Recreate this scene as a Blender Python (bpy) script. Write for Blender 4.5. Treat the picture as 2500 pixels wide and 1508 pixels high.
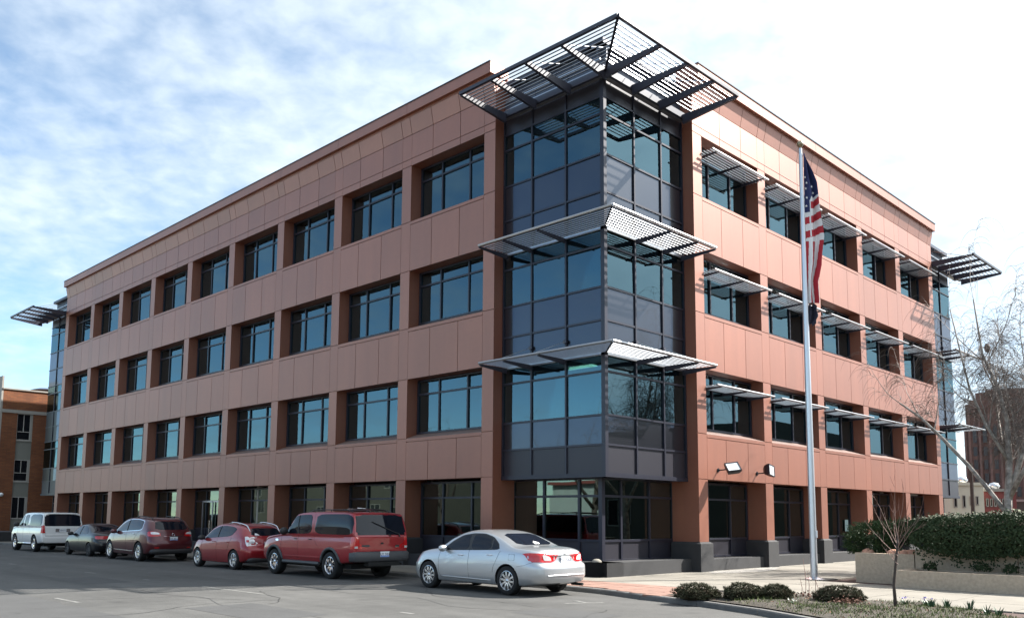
import bpy, bmesh, math, random
from mathutils import Vector, Matrix, noise
from mathutils.bvhtree import BVHTree
random.seed(7)
R = math.radians
scene = bpy.context.scene
for o in list(bpy.data.objects):
    bpy.data.objects.remove(o)
COL = scene.collection

# ------------------------------------------------------------------ camera
CAM = Vector((-19.353, -15.002, 1.779))
yaw, pitch, roll = R(45.175), R(6.541), R(0.477)
fw = Vector((math.cos(yaw)*math.cos(pitch), math.sin(yaw)*math.cos(pitch), math.sin(pitch)))
rt = Vector((math.sin(yaw), -math.cos(yaw), 0))
up = rt.cross(fw)
rt2 = rt*math.cos(roll) + up*math.sin(roll)
up2 = up*math.cos(roll) - rt*math.sin(roll)
cam = bpy.data.cameras.new('camera')
cam.sensor_width = 36
cam.sensor_fit = 'HORIZONTAL'
cam.lens = 2122.21*36/2500
cam.shift_x = 0.01608
cam.shift_y = 0.10534
cam.clip_end = 3000
cam.clip_start = 0.1
camo = bpy.data.objects.new('camera', cam)
COL.objects.link(camo)
camo.matrix_world = Matrix(((rt2.x, up2.x, -fw.x, CAM.x), (rt2.y, up2.y, -fw.y, CAM.y),
                            (rt2.z, up2.z, -fw.z, CAM.z), (0, 0, 0, 1)))
scene.camera = camo

# ------------------------------------------------------------------ sky and sun
SUN_EL, SUN_TH = R(42), R(30)          # elevation; angle from +X towards -Y
SUN = Vector((math.cos(SUN_TH)*math.cos(SUN_EL), -math.sin(SUN_TH)*math.cos(SUN_EL), math.sin(SUN_EL)))
world = bpy.data.worlds.new('World')
scene.world = world
world.use_nodes = True
wt = world.node_tree
wt.nodes.clear()


def wn(kind, **kw):
    n = wt.nodes.new(kind)
    for k, v in kw.items():
        setattr(n, k, v)
    return n


def wm(op, a, b=None, clamp=False):
    n = wt.nodes.new('ShaderNodeMath')
    n.operation = op
    n.use_clamp = clamp
    for i, v in enumerate((a, b)):
        if v is None:
            continue
        if isinstance(v, (int, float)):
            n.inputs[i].default_value = v
        else:
            wt.links.new(v, n.inputs[i])
    return n.outputs[0]


sky = wn('ShaderNodeTexSky', sky_type='NISHITA', sun_disc=False)
sky.sun_elevation = SUN_EL
sky.sun_rotation = math.atan2(SUN.x, SUN.y)
sky.air_density = 0.75
sky.dust_density = 0.0
sky.ozone_density = 0.9
geo = wn('ShaderNodeTexCoord')
sep = wn('ShaderNodeSeparateXYZ')
wt.links.new(geo.outputs['Generated'], sep.inputs[0])
zc = wm('ADD', wm('MAXIMUM', sep.outputs[2], 0.0), 0.22)
cu, cv = wm('DIVIDE', sep.outputs[0], zc), wm('DIVIDE', sep.outputs[1], zc)
cmb = wn('ShaderNodeCombineXYZ')
wt.links.new(cu, cmb.inputs[0])
wt.links.new(cv, cmb.inputs[1])


def wnoise(scale, detail, rough, off, sx=1.0, sy=1.0, rot=0.0, dist=0.0):
    mp = wn('ShaderNodeMapping')
    mp.inputs['Location'].default_value = off
    mp.inputs['Rotation'].default_value = (0, 0, rot)
    mp.inputs['Scale'].default_value = (sx, sy, 1)
    wt.links.new(cmb.outputs[0], mp.inputs[0])
    n = wn('ShaderNodeTexNoise')
    n.inputs['Scale'].default_value = scale
    n.inputs['Detail'].default_value = detail
    n.inputs['Roughness'].default_value = rough
    n.inputs['Distortion'].default_value = dist
    wt.links.new(mp.outputs[0], n.inputs[0])
    return n.outputs[0]


big = wnoise(0.8, 3, 0.5, (3.1, 1.7, 0), 1, 1, 0.4)
dapple = wnoise(15.0, 4, 0.52, (0.3, 5.2, 0), 1.0, 1.0, 0.7, 0.2)
wisp = wnoise(3.4, 5, 0.5, (7.3, 2.2, 0), 0.9, 1.1, 0.9, 0.15)
dotn = wn('ShaderNodeVectorMath', operation='DOT_PRODUCT')
wt.links.new(geo.outputs['Generated'], dotn.inputs[0])
dotn.inputs[1].default_value = SUN
sunc = dotn.outputs['Value']
# thin high cloud: coverage from noise, a little thicker on the sun's side of the sky
m = wm('ADD', wm('MULTIPLY', big, 1.15), wm('MULTIPLY', dapple, 0.75))
m = wm('ADD', m, wm('MULTIPLY', wisp, 0.85))
m = wm('ADD', m, wm('MULTIPLY', sunc, 0.62))
mr = wn('ShaderNodeMapRange', interpolation_type='SMOOTHSTEP')
wt.links.new(m, mr.inputs[0])
mr.inputs[1].default_value = 0.76
mr.inputs[2].default_value = 1.98
cov = wm('MULTIPLY', mr.outputs[0], 0.92)
# cloud radiance rises towards the sun (forward scattering in thin ice cloud)
ph = wm('POWER', wm('MAXIMUM', wm('ADD', wm('MULTIPLY', sunc, 0.5), 0.5), 0.0), 15.0)
lum = wm("ADD", 4.5, wm("MULTIPLY", ph, 7.5))
lum = wm('MULTIPLY', lum, wm('ADD', 0.90, wm('MULTIPLY', dapple, 0.20)))
cc = wn('ShaderNodeVectorMath', operation='SCALE')
cc.inputs[0].default_value = (0.90, 0.995, 1.06)
wt.links.new(lum, cc.inputs['Scale'])
mixc = wn('ShaderNodeMix', data_type='RGBA')
wt.links.new(cov, mixc.inputs['Factor'])
skc = wn('ShaderNodeVectorMath', operation='MULTIPLY')
skc.inputs[1].default_value = (0.95, 1.06, 1.02)
wt.links.new(sky.outputs[0], skc.inputs[0])
wt.links.new(skc.outputs[0], mixc.inputs[6])
wt.links.new(cc.outputs[0], mixc.inputs[7])
bg = wn('ShaderNodeBackground')
bg.inputs[1].default_value = 0.086
wt.links.new(mixc.outputs[2], bg.inputs[0])
wo = wn('ShaderNodeOutputWorld')
wt.links.new(bg.outputs[0], wo.inputs[0])

sl = bpy.data.lights.new('sun', 'SUN')
sl.energy = 5.0
sl.angle = R(0.6)
sl.color = (1.0, 0.95, 0.88)
slo = bpy.data.objects.new('sun', sl)
COL.objects.link(slo)
slo.rotation_euler = SUN.to_track_quat('Z', 'Y').to_euler()

vs = scene.view_settings
vs.view_transform = 'Standard'
vs.look = 'None'
vs.gamma = 1
vs.exposure = 1.6
vs.use_curve_mapping = False
scene.render.engine = 'CYCLES'
scene.cycles.max_bounces = 8
scene.cycles.transparent_max_bounces = 16
scene.cycles.glossy_bounces = 4
scene.cycles.diffuse_bounces = 3
scene.cycles.sample_clamp_indirect = 6

# ------------------------------------------------------------------ materials
MATS = {}


def newmat(name):
    m = bpy.data.materials.new(name)
    m.use_nodes = True
    MATS[name] = m
    return m, m.node_tree, m.node_tree.nodes['Principled BSDF']


def N(t, kind, **kw):
    n = t.nodes.new(kind)
    for k, v in kw.items():
        setattr(n, k, v)
    return n


def mat(name, col, rough=0.6, metal=0.0, spec=0.5, coat=0.0, var=0.0, vscale=6.0, bump=0.0, bscale=40.0,
        rvar=0.0, objvar=0.0, coords='Object', col2=None, emit=None, coat_rough=0.04):
    """principled material; var = mottling of the base colour, objvar = value change from object to object"""
    m, t, b = newmat(name)
    L = t.links
    b.inputs['Base Color'].default_value = (*col, 1)
    b.inputs['Roughness'].default_value = rough
    b.inputs['Metallic'].default_value = metal
    b.inputs['Specular IOR Level'].default_value = spec
    if coat:
        b.inputs['Coat Weight'].default_value = coat
        b.inputs['Coat Roughness'].default_value = coat_rough
    if emit:
        b.inputs['Emission Color'].default_value = (*emit[0], 1)
        b.inputs['Emission Strength'].default_value = emit[1]
    tc = N(t, 'ShaderNodeTexCoord')
    if coords == 'World':
        tc = N(t, 'ShaderNodeNewGeometry')
        coords = 'Position'
    cur = None
    if var:
        nz = N(t, 'ShaderNodeTexNoise')
        nz.inputs['Scale'].default_value = vscale
        nz.inputs['Detail'].default_value = 7
        nz.inputs['Roughness'].default_value = 0.62
        L.new(tc.outputs[coords], nz.inputs[0])
        mx = N(t, 'ShaderNodeMix', data_type='RGBA')
        c2 = col2 if col2 else tuple(c*(1-var) for c in col)
        c1 = col if col2 else tuple(min(1, c*(1+var)) for c in col)
        mx.inputs[6].default_value = (*c1, 1)
        mx.inputs[7].default_value = (*c2, 1)
        rg = N(t, 'ShaderNodeMapRange')
        rg.inputs[1].default_value = 0.32
        rg.inputs[2].default_value = 0.68
        L.new(nz.outputs[0], rg.inputs[0])
        L.new(rg.outputs[0], mx.inputs['Factor'])
        cur = mx.outputs[2]
        if rvar:
            rr = N(t, 'ShaderNodeMapRange')
            rr.inputs[3].default_value = max(0.02, rough-rvar)
            rr.inputs[4].default_value = min(1, rough+rvar)
            L.new(nz.outputs[0], rr.inputs[0])
            L.new(rr.outputs[0], b.inputs['Roughness'])
    if objvar:
        oi = N(t, 'ShaderNodeObjectInfo')
        rg = N(t, 'ShaderNodeMapRange')
        rg.inputs[3].default_value = 1-objvar
        rg.inputs[4].default_value = 1+objvar
        L.new(oi.outputs['Random'], rg.inputs[0])
        hs = N(t, 'ShaderNodeHueSaturation')
        if cur is None:
            hs.inputs['Color'].default_value = (*col, 1)
        else:
            L.new(cur, hs.inputs['Color'])
        L.new(rg.outputs[0], hs.inputs['Value'])
        cur = hs.outputs[0]
    if cur is not None:
        L.new(cur, b.inputs['Base Color'])
    if bump:
        nb = N(t, 'ShaderNodeTexNoise')
        nb.inputs['Scale'].default_value = bscale
        nb.inputs['Detail'].default_value = 5
        L.new(tc.outputs[coords], nb.inputs[0])
        bp = N(t, 'ShaderNodeBump')
        bp.inputs['Strength'].default_value = bump
        bp.inputs['Distance'].default_value = 0.02
        L.new(nb.outputs[0], bp.inputs['Height'])
        L.new(bp.outputs[0], b.inputs['Normal'])
    return m


def glassmat(name, refl, trans, base, ior=1.5, wave=0.0, opaque=None):
    """coated glazing: mirror layer over a tinted see-through (or opaque) pane"""
    m, t, b = newmat(name)
    L = t.links
    out = t.nodes['Material Output']
    gl = N(t, 'ShaderNodeBsdfGlossy')
    gl.inputs['Color'].default_value = (*refl, 1)
    gl.inputs['Roughness'].default_value = 0.015
    fr = N(t, 'ShaderNodeFresnel')
    fr.inputs['IOR'].default_value = ior
    mr = N(t, 'ShaderNodeMapRange')
    mr.inputs[3].default_value = base
    mr.inputs[4].default_value = 1.0
    L.new(fr.outputs[0], mr.inputs[0])
    mx = N(t, 'ShaderNodeMixShader')
    L.new(mr.outputs[0], mx.inputs[0])
    if opaque:
        b.inputs['Base Color'].default_value = (*opaque, 1)
        b.inputs['Roughness'].default_value = 0.3
        L.new(b.outputs[0], mx.inputs[1])
    else:
        tr = N(t, 'ShaderNodeBsdfTransparent')
        tr.inputs['Color'].default_value = (*trans, 1)
        L.new(tr.outputs[0], mx.inputs[1])
    L.new(gl.outputs[0], mx.inputs[2])
    if wave:
        tc = N(t, 'ShaderNodeTexCoord')
        nb = N(t, 'ShaderNodeTexNoise')
        nb.inputs['Scale'].default_value = 0.9
        nb.inputs['Detail'].default_value = 1
        L.new(tc.outputs['Object'], nb.inputs[0])
        bp = N(t, 'ShaderNodeBump')
        bp.inputs['Strength'].default_value = wave
        bp.inputs['Distance'].default_value = 0.02
        L.new(nb.outputs[0], bp.inputs['Height'])
        L.new(bp.outputs[0], gl.inputs['Normal'])
    L.new(mx.outputs[0], out.inputs[0])
    return m


mat('joint', (0.05, 0.022, 0.016), 0.8)
mat('ledge', (0.20, 0.13, 0.11), 0.5, 0.1)
mat('mullion', (0.021, 0.022, 0.035), 0.38, 0.25, 0.5)
mat('tower_metal', (0.026, 0.025, 0.034), 0.40, 0.2, 0.5, objvar=0.05)
mat('penthouse_metal', (0.050, 0.060, 0.088), 0.48, 0.2, 0.5, objvar=0.06)
mat('soffit_metal', (0.30, 0.30, 0.32), 0.35, 0.7, 0.5)
mat('beam_paint', (0.030, 0.031, 0.047), 0.42, 0.1, 0.5)
mat('slat_metal', (0.38, 0.39, 0.41), 0.32, 0.92, 0.5)
mat('base_concrete', (0.030, 0.030, 0.032), 0.85, var=0.10, vscale=2.2, bump=0.12, bscale=60, coords='World')
mat('concrete', (0.185, 0.170, 0.144), 0.9, var=0.16, vscale=0.8, objvar=0.08, bump=0.15, bscale=90, coords='World')
mat('kerb_concrete', (0.115, 0.112, 0.108), 0.9, var=0.22, vscale=2.5, objvar=0.06, bump=0.25, bscale=50, coords='World')
mat('planter_concrete', (0.44, 0.345, 0.255), 0.95, var=0.14, vscale=14, bump=0.5, bscale=70, coords='World')
mat('paver', (0.225, 0.130, 0.100), 0.9, var=0.14, vscale=3, objvar=0.1, bump=0.2, bscale=80, coords='World')
mat('gravel', (0.27, 0.255, 0.235), 0.95, var=0.4, vscale=30, bump=1.0, bscale=55)
mat('asphalt_patch', (0.056, 0.056, 0.056), 0.9, var=0.12, vscale=1.2, bump=0.3, bscale=110)
mat('crack_fill', (0.022, 0.022, 0.022), 0.8)
mat('road_paint', (0.20, 0.20, 0.19), 0.8, var=0.4, vscale=9, col2=(0.085, 0.085, 0.08))
mat('soil', (0.045, 0.037, 0.027), 0.95, var=0.35, vscale=7, bump=0.9, bscale=22)
mat('interior_wall', (0.30, 0.27, 0.23), 0.8, objvar=0.2)
mat('ceiling', (0.55, 0.55, 0.53), 0.8)
mat('carpet', (0.10, 0.10, 0.11), 0.9)
mat('fixture', (0.8, 0.8, 0.76), 0.5, emit=((1.0, 0.95, 0.82), 2.2))
mat('blind', (0.72, 0.74, 0.66), 0.8, objvar=0.2)
mat('rubber', (0.014, 0.014, 0.015), 0.75, spec=0.3, bump=0.1, bscale=90)
mat('black_plastic', (0.018, 0.018, 0.020), 0.55)
mat('grey_plastic', (0.055, 0.057, 0.062), 0.6)
mat('rim_silver', (0.62, 0.63, 0.65), 0.24, 0.9)
mat('chrome', (0.80, 0.80, 0.82), 0.08, 1.0)
mat('car_glass', (0.008, 0.010, 0.016), 0.03, 0, 0.32)
mat('seam', (0.012, 0.012, 0.013), 0.9)
mat('lens_red', (0.50, 0.012, 0.014), 0.12, 0, 0.6, coat=0.8, emit=((0.5, 0.01, 0.01), 0.0))
mat('lens_clear', (0.72, 0.70, 0.70), 0.10, 0.3, 0.6, coat=0.8)
mat('lens_amber', (0.65, 0.20, 0.03), 0.12, 0, 0.6, coat=0.8)
mat('plate_white', (0.70, 0.72, 0.75), 0.5)
mat('plate_ink', (0.03, 0.04, 0.10), 0.6)
mat('plate_blue', (0.16, 0.25, 0.50), 0.5)
mat('sticker', (0.75, 0.75, 0.76), 0.5)
mat('underbody', (0.010, 0.010, 0.010), 0.9)
mat('pole_metal', (0.60, 0.62, 0.66), 0.33, 0.7)
mat('brass', (0.30, 0.24, 0.16), 0.35, 0.8)
mat('flag_red', (0.42, 0.022, 0.035), 0.8)
mat('flag_white', (0.72, 0.70, 0.70), 0.8)
mat('flag_blue', (0.024, 0.030, 0.105), 0.8)
mat('flag_black', (0.012, 0.013, 0.028), 0.8)
mat('lamp_body', (0.018, 0.018, 0.026), 0.35, 0.3)
mat('lamp_glass', (0.72, 0.74, 0.74), 0.12, 0.2, 0.7, coat=0.6)
mat('birch_bark', (0.44, 0.41, 0.375), 0.9, var=0.4, vscale=5, col2=(0.10, 0.085, 0.075))
mat('branch_bark', (0.28, 0.25, 0.23), 0.9, var=0.3, vscale=6)
mat('twig', (0.15, 0.125, 0.112), 0.9)
mat('dark_bark', (0.075, 0.058, 0.05), 0.95, var=0.3, vscale=12, bump=0.4, bscale=40)
mat('pale_bark', (0.17, 0.115, 0.10), 0.9, var=0.25, vscale=10)
mat('red_twig', (0.17, 0.085, 0.07), 0.85)
mat('rock', (0.22, 0.205, 0.175), 0.9, var=0.2, vscale=5)
mat('boulder', (0.42, 0.22, 0.15), 0.9, var=0.3, vscale=5, bump=0.4, bscale=12)
mat('paper', (0.35, 0.5, 0.5), 0.6)


def asphaltmat(name, col):
    """worn asphalt: aggregate speckle, wheel-track streaks and broad stains"""
    m, t, b = newmat(name)
    L = t.links
    g = N(t, 'ShaderNodeNewGeometry')
    cur = None
    for scale, sx, sy, lo, hi, det in ((0.22, 1, 1, .74, 1.20, 4), (0.9, 1.0, 0.08, .78, 1.16, 5), (2.6, 1, 1, .86, 1.12, 6), (48, 1, 1, .66, 1.36, 2)):
        mp = N(t, 'ShaderNodeMapping')
        mp.inputs['Scale'].default_value = (sx, sy, 1)
        L.new(g.outputs['Position'], mp.inputs[0])
        nz = N(t, 'ShaderNodeTexNoise')
        nz.inputs['Scale'].default_value = scale
        nz.inputs['Detail'].default_value = det
        L.new(mp.outputs[0], nz.inputs[0])
        rg = N(t, 'ShaderNodeMapRange')
        rg.inputs[1].default_value = .30
        rg.inputs[2].default_value = .70
        rg.inputs[3].default_value = lo
        rg.inputs[4].default_value = hi
        L.new(nz.outputs[0], rg.inputs[0])
        if cur is None:
            cur = rg.outputs[0]
        else:
            mu = N(t, 'ShaderNodeMath', operation='MULTIPLY')
            L.new(cur, mu.inputs[0])
            L.new(rg.outputs[0], mu.inputs[1])
            cur = mu.outputs[0]
    # oil drips: sparse dark spots
    vo = N(t, 'ShaderNodeTexVoronoi')
    vo.inputs['Scale'].default_value = 0.75
    L.new(g.outputs['Position'], vo.inputs[0])
    rg = N(t, 'ShaderNodeMapRange')
    rg.inputs[1].default_value = .05
    rg.inputs[2].default_value = .16
    rg.inputs[3].default_value = .72
    rg.inputs[4].default_value = 1.0
    L.new(vo.outputs['Distance'], rg.inputs[0])
    mu = N(t, 'ShaderNodeMath', operation='MULTIPLY')
    L.new(cur, mu.inputs[0])
    L.new(rg.outputs[0], mu.inputs[1])
    sc = N(t, 'ShaderNodeVectorMath', operation='SCALE')
    sc.inputs[0].default_value = col
    L.new(mu.outputs[0], sc.inputs['Scale'])
    L.new(sc.outputs[0], b.inputs['Base Color'])
    b.inputs['Roughness'].default_value = .88
    nb = N(t, 'ShaderNodeTexNoise')
    nb.inputs['Scale'].default_value = 90
    L.new(g.outputs['Position'], nb.inputs[0])
    bp = N(t, 'ShaderNodeBump')
    bp.inputs['Strength'].default_value = .35
    bp.inputs['Distance'].default_value = .01
    L.new(nb.outputs[0], bp.inputs['Height'])
    L.new(bp.outputs[0], b.inputs['Normal'])
    return m


asphaltmat('asphalt', (0.070, 0.069, 0.066))


def claddingmat(name, col):
    """satin painted aluminium panel: metallic flake under a clear coat, faint rain streaks, tone shifts from panel to panel"""
    m, t, b = newmat(name)
    L = t.links
    g = N(t, 'ShaderNodeNewGeometry')
    cur = None
    for scale, vec, lo, hi in ((.35, (1, 1, 1), .95, 1.05), (2.2, (1, 1, .10), .94, 1.05), (7.0, (1, 1, 1), .97, 1.03)):
        mp = N(t, 'ShaderNodeMapping')
        mp.inputs['Scale'].default_value = vec
        L.new(g.outputs['Position'], mp.inputs[0])
        nz = N(t, 'ShaderNodeTexNoise')
        nz.inputs['Scale'].default_value = scale
        nz.inputs['Detail'].default_value = 5
        L.new(mp.outputs[0], nz.inputs[0])
        rg = N(t, 'ShaderNodeMapRange')
        rg.inputs[1].default_value = .32
        rg.inputs[2].default_value = .68
        rg.inputs[3].default_value = lo
        rg.inputs[4].default_value = hi
        L.new(nz.outputs[0], rg.inputs[0])
        if cur is None:
            cur = rg.outputs[0]
        else:
            mu = N(t, 'ShaderNodeMath', operation='MULTIPLY')
            L.new(cur, mu.inputs[0])
            L.new(rg.outputs[0], mu.inputs[1])
            cur = mu.outputs[0]
        last = nz
    oi = N(t, 'ShaderNodeObjectInfo')
    rg = N(t, 'ShaderNodeMapRange')
    rg.inputs[3].default_value = .93
    rg.inputs[4].default_value = 1.07
    L.new(oi.outputs['Random'], rg.inputs[0])
    mu = N(t, 'ShaderNodeMath', operation='MULTIPLY')
    L.new(cur, mu.inputs[0])
    L.new(rg.outputs[0], mu.inputs[1])
    sc = N(t, 'ShaderNodeVectorMath', operation='SCALE')
    sc.inputs[0].default_value = col
    L.new(mu.outputs[0], sc.inputs['Scale'])
    L.new(sc.outputs[0], b.inputs['Base Color'])
    b.inputs['Metallic'].default_value = .5
    b.inputs['Roughness'].default_value = .5
    b.inputs['Coat Weight'].default_value = .42
    b.inputs['Coat IOR'].default_value = 2.0
    b.inputs['Coat Roughness'].default_value = .46
    return m


claddingmat("cladding", (0.262, 0.089, 0.049))


def leafmat(name, col, col2, rough=0.55, spec=0.4):
    m, t, b = newmat(name)
    oi = N(t, 'ShaderNodeTexCoord')
    wn_ = N(t, 'ShaderNodeTexNoise')
    wn_.inputs['Scale'].default_value = 9.0
    wn_.inputs['Detail'].default_value = 3
    t.links.new(oi.outputs['Object'], wn_.inputs[0])
    rg = N(t, 'ShaderNodeMapRange')
    rg.inputs[1].default_value = 0.35
    rg.inputs[2].default_value = 0.65
    t.links.new(wn_.outputs[0], rg.inputs[0])
    mx = N(t, 'ShaderNodeMix', data_type='RGBA')
    mx.inputs[6].default_value = (*col, 1)
    mx.inputs[7].default_value = (*col2, 1)
    t.links.new(rg.outputs[0], mx.inputs['Factor'])
    t.links.new(mx.outputs[2], b.inputs['Base Color'])
    b.inputs['Roughness'].default_value = rough
    b.inputs['Specular IOR Level'].default_value = spec
    return m


leafmat('ivy', (0.018, 0.034, 0.012), (0.032, 0.046, 0.016), 0.65, 0.22)
leafmat('ivy_flower', (0.17, 0.18, 0.11), (0.11, 0.13, 0.07), 0.8)
leafmat('juniper', (0.030, 0.062, 0.022), (0.055, 0.085, 0.028), 0.7)
leafmat('mugo', (0.048, 0.054, 0.024), (0.064, 0.050, 0.026), 0.75)
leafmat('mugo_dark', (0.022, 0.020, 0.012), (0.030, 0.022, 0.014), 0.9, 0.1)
leafmat('grass', (0.070, 0.115, 0.020), (0.090, 0.095, 0.034), 0.8)
leafmat('bulb_leaf', (0.028, 0.070, 0.036), (0.040, 0.085, 0.040), 0.45)
leafmat('petal', (0.75, 0.75, 0.62), (0.7, 0.7, 0.6), 0.7)
leafmat('violet', (0.16, 0.11, 0.42), (0.12, 0.10, 0.36), 0.7)
leafmat('dead_leaf', (0.16, 0.07, 0.045), (0.10, 0.055, 0.04), 0.9)
glassmat('vision_glass', (0.35, 0.57, 0.66), (0.19, 0.34, 0.33), 0.16, wave=0.07)
glassmat('spandrel_glass', (0.19, 0.26, 0.38), None, 0.09, wave=0.08, opaque=(0.005, 0.006, 0.010))
glassmat('store_glass', (0.62, 0.80, 0.76), (0.12, 0.18, 0.165), 0.10, wave=0.05)


def paint(name, col, metal=0.3, rough=0.32):
    return mat('paint_'+name, col, rough, metal, 0.5, coat=0.9)


paint('silver', (0.50, 0.515, 0.535), 0.75, 0.36)
paint('red', (0.30, 0.012, 0.018), 0.15, 0.35)
paint('cherry', (0.26, 0.010, 0.016), 0.3, 0.32)
paint('maroon', (0.085, 0.008, 0.013), 0.35, 0.3)
mat('paint_dark', (0.006, 0.006, 0.009), 0.3, 0.2, 0.4, coat=0.5)
paint('white', (0.74, 0.74, 0.73), 0.0, 0.35)


def brickmat(name, c1, c2, mortar, scale=1.0):
    m, t, b = newmat(name)
    L = t.links
    tc = N(t, 'ShaderNodeTexCoord')
    mp = N(t, 'ShaderNodeMapping')
    mp.inputs['Rotation'].default_value = (R(90), 0, 0)
    L.new(tc.outputs['Object'], mp.inputs[0])
    br = N(t, 'ShaderNodeTexBrick')
    br.inputs['Color1'].default_value = (*c1, 1)
    br.inputs['Color2'].default_value = (*c2, 1)
    br.inputs['Mortar'].default_value = (*mortar, 1)
    br.inputs['Scale'].default_value = scale
    br.inputs['Mortar Size'].default_value = 0.012
    br.inputs['Brick Width'].default_value = 0.42
    br.inputs['Row Height'].default_value = 0.10
    L.new(mp.outputs[0], br.inputs[0])
    nz = N(t, 'ShaderNodeTexNoise')
    nz.inputs['Scale'].default_value = 0.9
    nz.inputs['Detail'].default_value = 6
    L.new(tc.outputs['Object'], nz.inputs[0])
    mx = N(t, 'ShaderNodeMix', data_type='RGBA', blend_type='MULTIPLY')
    mx.inputs['Factor'].default_value = 0.55
    L.new(br.outputs[0], mx.inputs[6])
    L.new(nz.outputs[0], mx.inputs[7])
    L.new(mx.outputs[2], b.inputs['Base Color'])
    b.inputs['Roughness'].default_value = 0.9
    return m


brickmat('orange_brick', (0.29, 0.100, 0.038), (0.21, 0.070, 0.029), (0.13, 0.07, 0.042))
brickmat('tower_brick', (0.33, 0.17, 0.135), (0.27, 0.14, 0.11), (0.2, 0.12, 0.11))
mat('far_pane', (0.035, 0.028, 0.030), 0.3, 0, 0.5)
brickmat('maroon_brick', (0.34, 0.085, 0.075), (0.30, 0.07, 0.065), (0.2, 0.08, 0.07))
mat('stone_trim', (0.30, 0.28, 0.25), 0.9)
mat('cream_wall', (0.62, 0.58, 0.46), 0.9, var=0.08, vscale=0.6)
mat('grey_spandrel', (0.19, 0.19, 0.165), 0.7)
mat('dark_window', (0.012, 0.013, 0.016), 0.08, 0, 0.7)
mat('pale_frame', (0.36, 0.34, 0.31), 0.5)
mat('dull_wall', (0.085, 0.080, 0.066), 0.9, var=0.1, vscale=0.5)
mat('roof_membrane', (0.30, 0.30, 0.30), 0.9)
mat('white_siding', (0.36, 0.40, 0.39), 0.8, var=0.05, vscale=0.8)


# ------------------------------------------------------------------ mesh helpers
def link(o, parent=None):
    COL.objects.link(o)
    if parent is not None:
        o.parent = parent
    return o


def thing(name, label, cat, loc=(0, 0, 0), rz=0.0, group=None, kind=None):
    o = bpy.data.objects.new(name, None)
    o.empty_display_size = 0.2
    link(o)
    o.location = loc
    o.rotation_euler = (0, 0, rz)
    return tag(o, label, cat, group, kind)


def tag(o, label=None, cat=None, group=None, kind=None):
    if label:
        o['label'] = label
    if cat:
        o['category'] = cat
    if group:
        o['group'] = group
    if kind:
        o['kind'] = kind
    return o


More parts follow.
